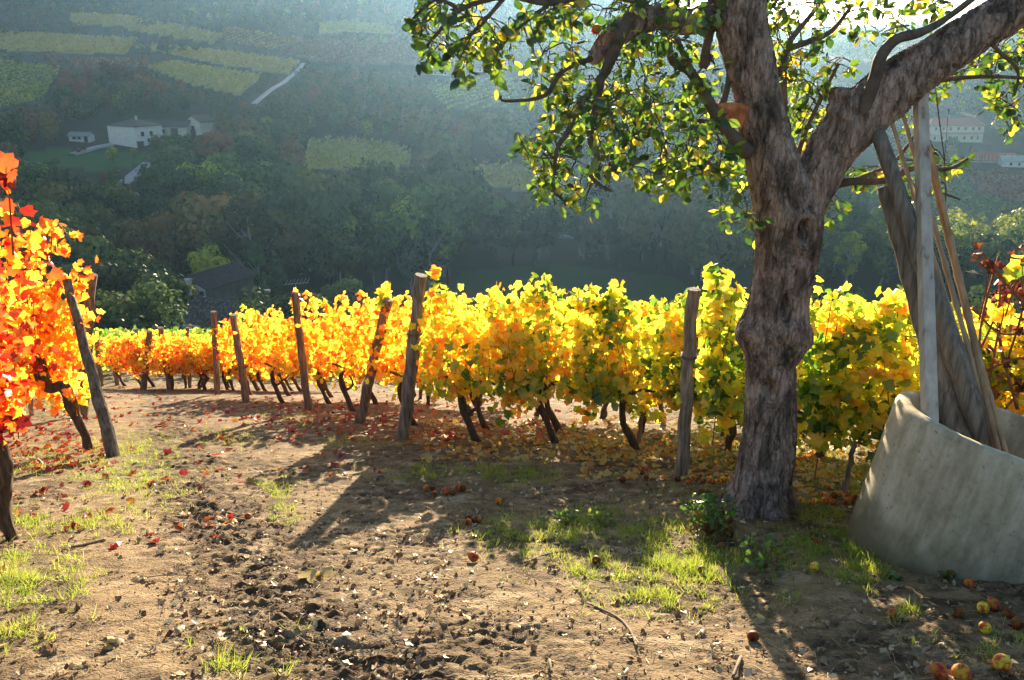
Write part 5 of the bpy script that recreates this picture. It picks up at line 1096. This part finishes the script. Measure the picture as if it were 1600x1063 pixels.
me = scatter('grass', *BLADE, P, np.cross(T_, nr) + 1e-6, T_, np.stack([rgs.uniform(.0025, .0055, n), S_, S_], 1), rgs.random(n))
tag(put('grass', me, M_GRASS), 'short bright grass in patches on the bare soil', 'grass', kind='stuff')
def strew(name, mat, regs, size, label, cat, seed, flat=.5, hue=None, tmpl=DRY_LEAF, thick=1.0, lift=.3, jit=.08):
    r = np.random.default_rng(seed); PX, PY = [], []
    for (x0, x1, y0, y1, n) in regs: PX.append(r.uniform(x0, x1, n)); PY.append(r.uniform(y0, y1, n))
    c = ground(np.concatenate(PX), np.concatenate(PY)); n = len(c); sz = r.uniform(*size, n); c[:, 2] += sz * lift * r.random(n)
    me = scatter(name, *tmpl, c, unit(n, r) * flat + [0, 0, 1], unit(n, r), np.stack([sz * r.uniform(.6, 1.1, n), sz, sz * thick * r.uniform(.5, 1.6, n)], 1), r.random(n), jit, seed)
    o = put(name, me, mat); tag(o, label, cat, kind='stuff')
    if hue is not None: o.color = (hue, 0, 0, 1)
strew('leaf_litter', M_LITTER, [(-50, 1650, 850, 1075, 800), (-50, 1650, 700, 850, 1500), (250, 1100, 740, 1000, 700), (250, 700, 820, 1075, 350), (1100, 1650, 830, 1075, 250)], (.014, .05), 'dry brown leaf litter and bark crumbs on the soil', 'litter', 51)
strew('red_leaf_litter', M_REDLITTER, [(150, 760, 600, 668, 380), (420, 900, 635, 690, 330), (-30, 160, 640, 740, 240), (-30, 420, 690, 860, 40), (240, 560, 640, 760, 60)], (.05, .10), 'fallen red and pink vine leaves under the orange rows', 'leaves', 52, hue=.30)
strew('yellow_leaf_litter', M_REDLITTER, [(660, 1150, 655, 722, 620), (900, 1340, 680, 750, 480), (1240, 1420, 690, 780, 220)], (.05, .10), 'fallen yellow vine leaves under the golden rows', 'leaves', 53, hue=.74)
CLOD = ([(0, 0, .5), (.5, 0, 0), (.1, .5, .05), (-.45, .2, 0), (-.2, -.5, .03), (.3, -.35, .05), (0, 0, -.4)], [(0, 1, 2), (0, 2, 3), (0, 3, 4), (0, 4, 5), (0, 5, 1), (6, 2, 1), (6, 3, 2), (6, 4, 3), (6, 5, 4), (6, 1, 5)])
M_CLOD = simple('soil_crumbs', 30, [(.3, (.14, .10, .07)), (.55, (.28, .21, .14)), (.8, (.42, .33, .22))])
strew('soil_crumbs', M_CLOD, [(270, 520, 760, 1075, 800), (400, 1650, 860, 1075, 900), (-50, 300, 850, 1075, 150), (480, 1100, 720, 880, 600)], (.005, .020), 'crumbs and clods of broken dry soil', 'soil', 54, lift=.1, tmpl=CLOD, jit=.12)
STICK = ([(-.5, 0, 0), (0, 0, .5), (.5, 0, 0), (-.5, 1, .1), (0, 1, .6), (.5, 1, .1)], [(0, 1, 4, 3), (1, 2, 5, 4)])
def debris():
    r = np.random.default_rng(77); reg = [(-50, 1650, 860, 1075, 1800), (-50, 1650, 700, 860, 2200), (250, 1100, 740, 1000, 1200), (150, 1000, 610, 700, 700)]
    px = np.concatenate([r.uniform(a, b_, n) for a, b_, _, _, n in reg]); py = np.concatenate([r.uniform(c, d, n) for _, _, c, d, n in reg]); c = ground(px, py); n = len(c); c[:, 2] += .004
    ln = r.uniform(.015, .07, n) * (1 + (r.random(n) > .93) * 1.5); d = unit(n, r) * [1, 1, .12]
    me = scatter('plant_debris', *STICK, c, unit(n, r) * .3 + [0, 0, 1], d, np.stack([r.uniform(.0015, .004, n), ln, r.uniform(.002, .004, n)], 1), r.random(n), .0, 3)
    tag(put('plant_debris', me, M_LITTER), 'broken stalks, straw and twig bits strewn over the soil', 'litter', kind='stuff')
debris()
for ri, n_ in ((0, 5), (1, 6), (2, 6)):
    g = REND[ri][0]; dsc = REND[ri][1]
    for hz_, w_ in ((.78, 'lower'), (1.3, 'upper')):
        P = [g + RD * (i * 1.3) for i in range(n_)]; P = [Vector((p.x + .1 * hz_, p.y, float(H(p.x, p.y)) + hz_ - .02 * (k % 2))) for k, p in enumerate(P)]; b = MB(); b.tube(P, .0022, 5)
        tag(put('trellis_wire', b.mesh('trellis_wire'), M_WIRE), f'{w_} thin trellis wire running right from {dsc}', 'wire')
# leaves one can point to
DL = np_mesh('leaf', np.array(DRY_LEAF[0]), np.concatenate([np.array(f) for f in DRY_LEAF[1]]), np.array([0, 4, 8, 12]), np.full(4, 4), {'rnd': np.full(9, .5)}); DL2 = None
def point_leaf(px, py, s, hue, lab):
    g = G(px, py) + Vector((0, 0, .012)); n = 3; r = np.random.default_rng(int(px)); P = r.normal(0, .012, (n, 3)); P[:, 2] = abs(P[:, 2])
    me = scatter('fallen_leaf', *VINE_LEAF, P, unit(n, r) * .5 + [0, -.3, 1], unit(n, r), np.stack([[s] * n, [s] * n, [s * 2.2] * n], 1) * r.uniform(.6, 1.1, (n, 1)), r.random(n), .07, int(px)); o = put('fallen_leaf', me, M_REDLITTER); o.location = g; o.color = (hue, 0, 0, 1)
    tag(o, lab, 'leaf')
for a in [(102, 722, .1, .16, 'curled scarlet leaves lying in grass below the brace post'), (65, 772, .07, .1, 'dark red leaf on pale soil at the left'), (135, 760, .08, .12, 'pink and red leaf in the middle of the left soil patch'), (165, 748, .07, .36, 'orange red leaf beside the grass below the brace post'), (158, 732, .06, .5, 'small orange leaf standing in the grass'), (50, 808, .08, .08, 'crimson leaf left of the pale soil patch'), (120, 828, .08, .1, 'dark pink leaf above the long twig'), (233, 760, .06, .14, 'red leaf at the left rim of the track'), (205, 787, .06, .7, 'pale orange leaf left of the track'), (312, 764, .05, .14, 'red and white leaf in the middle of the track'), (358, 818, .065, .3, 'orange and white leaf beside the rut'), (498, 904, .10, .88, 'large pale leaf below the shadow tip'), (172, 1010, .09, .9, 'whitish dry leaf at the bottom left'), (1275, 850, .07, .3, 'orange brown leaf in the trunk shadow'), (1180, 970, .08, .92, 'pale dry leaf on sunlit soil below the grass'), (8, 893, .07, .86, 'pale pink leaf at the left edge'), (895, 722, .08, .4, 'curled orange leaf in shade under the golden vines'), (640, 692, .08, .52, 'yellow leaf at the foot of the tall dark post'), (590, 740, .06, .3, 'orange red leaf in the broad shadow')]: point_leaf(*a)
# twigs
M_STICK = simple('fallen_twigs', 20, [(.3, (.12, .09, .06)), (.7, (.3, .23, .16))])
for pts, w, lab in [([(112, 858), (140, 852), (165, 845)], 7, 'stout fallen twig left of the track'), ([(820, 882), (850, 870), (890, 862)], 4, 'curved twig in the sparse grass at the centre'), ([(918, 945), (965, 968), (985, 990), (995, 1015)], 4, 'long bent twig on the soil right of centre'), ([(1145, 1062), (1158, 1030)], 5, 'dark stick at the bottom edge right of centre'), ([(230, 905), (300, 902)], 2, 'thin straight twig across the track'), ([(862, 1055), (858, 1035)], 4, 'short stick at the bottom centre')]:
    b = MB(); P = [G(*q) + Vector((0, 0, .012)) for q in pts]
    if len(P) == 2: P = [P[0], P[0].lerp(P[1], .5) + Vector((0, 0, .01)), P[1]]
    b.tube(*smooth_path([p - P[0] for p in P], [w * .0016] * len(P), 4), 6, wob=.3); o = put('fallen_twig', b.mesh('fallen_twig', smooth=True), M_STICK); o.location = P[0]; tag(o, lab, 'twig')
# low leafy plants
M_WEED = leaf_mat('weed_leaves', [(0, (.22, .03, .02)), (.3, (.2, .12, .03)), (.5, (.08, .17, .025)), (.8, (.12, .24, .03)), (1, (.4, .42, .06))], clump=.12, clump_scale=6, spread=.5, trans=.45)
def weed(name, px, py, w, h, n, hue, size, lab, seed):
    g = G(px, py); r = np.random.default_rng(seed); d = project(np.array(g))[2] / FPX; w *= d; h *= d; t = thing(name, lab, 'plant', g)
    a = r.uniform(0, 6.283, n); q = np.sqrt(r.random(n)); z = h * r.random(n) ** .8; P = np.c_[w * .5 * q * np.cos(a), w * .5 * q * np.sin(a), z]; sz = r.uniform(.6, 1.2, n) * size
    me = scatter('leaves', *APPLE_LEAF, P, unit(n, r) + [0, 0, .6], unit(n, r) + [0, 0, -.1], np.stack([sz, sz, sz * 1.5], 1), np.clip(z / h * .7 + r.random(n) * .3, 0, 1), .05, seed); o = put('leaves', me, M_WEED, t); o.color = (hue, 0, 0, 1)
    b = MB()
    for i in range(0, n, 4): b.tube(*smooth_path([(0, 0, 0), Vector(P[i]) * .5 + Vector((0, 0, .01)), P[i]], [.003, .0022, .0015], 2), 4, cap=False)
    put('stems', b.mesh('stems'), M_CANE, t)
weed('leafy_shrub', 1108, 838, 78, 62, 260, .48, .05, 'low shrub with pale green top and reddish base left of the trunk', 1)
weed('weed', 1192, 890, 70, 40, 60, .62, .05, 'broad-leaved weed in the trunk shadow', 2); weed('weed', 885, 822, 34, 26, 60, .6, .04, 'dark leafy weed among the grass at the centre', 3); weed('weed', 940, 822, 40, 30, 50, .75, .04, 'pale leafy weed right of the dark one', 4)
weed('bramble', 1385, 700, 60, 90, 110, .6, .045, 'thin bramble leaves against the left side of the concrete ring', 5); weed('weed', 1395, 905, 22, 10, 24, .55, .04, 'flat weed at the foot of the concrete ring', 6); weed('weed', 1478, 905, 20, 14, 20, .45, .035, 'wilted weed under the concrete ring', 7)
# dry stalks
r = random.Random(9); b = MB(); g = G(1000, 812)
for i in range(26):
    p = G(940 + r.uniform(0, 110), 812 + r.uniform(-6, 6)) - g; b.tube(*smooth_path([p, p + Vector((r.uniform(-.03, .03), 0, .1)), p + Vector((r.uniform(-.07, .07), 0, r.uniform(.12, .24)))], [.0022, .0018, .0012], 2), 4, cap=False)
o = put('dry_stalks', b.mesh('dry_stalks'), M_BAMBOO); o.location = g; tag(o, 'thin straw-coloured stalks standing in the grass left of the trunk', 'grass', kind='stuff')

# ------------------------------------------------------------------ haze over the valley
hz = MB(); hz.box((0, 805, 95), (2700, 1700, 290)); hm = bpy.data.materials.new('haze'); hm.use_nodes = True; nt = hm.node_tree; nt.nodes.clear()
pv = N(nt, 'ShaderNodeVolumePrincipled'); pv.inputs['Color'].default_value = (*HAZE_COLOR, 1); pv.inputs['Density'].default_value = HAZE_DENSITY; pv.inputs['Anisotropy'].default_value = HAZE_ANISO
ou = N(nt, 'ShaderNodeOutputMaterial'); nt.links.new(pv.outputs[0], ou.inputs['Volume'])
tag(put('haze', hz.mesh('haze'), hm), kind='stuff')
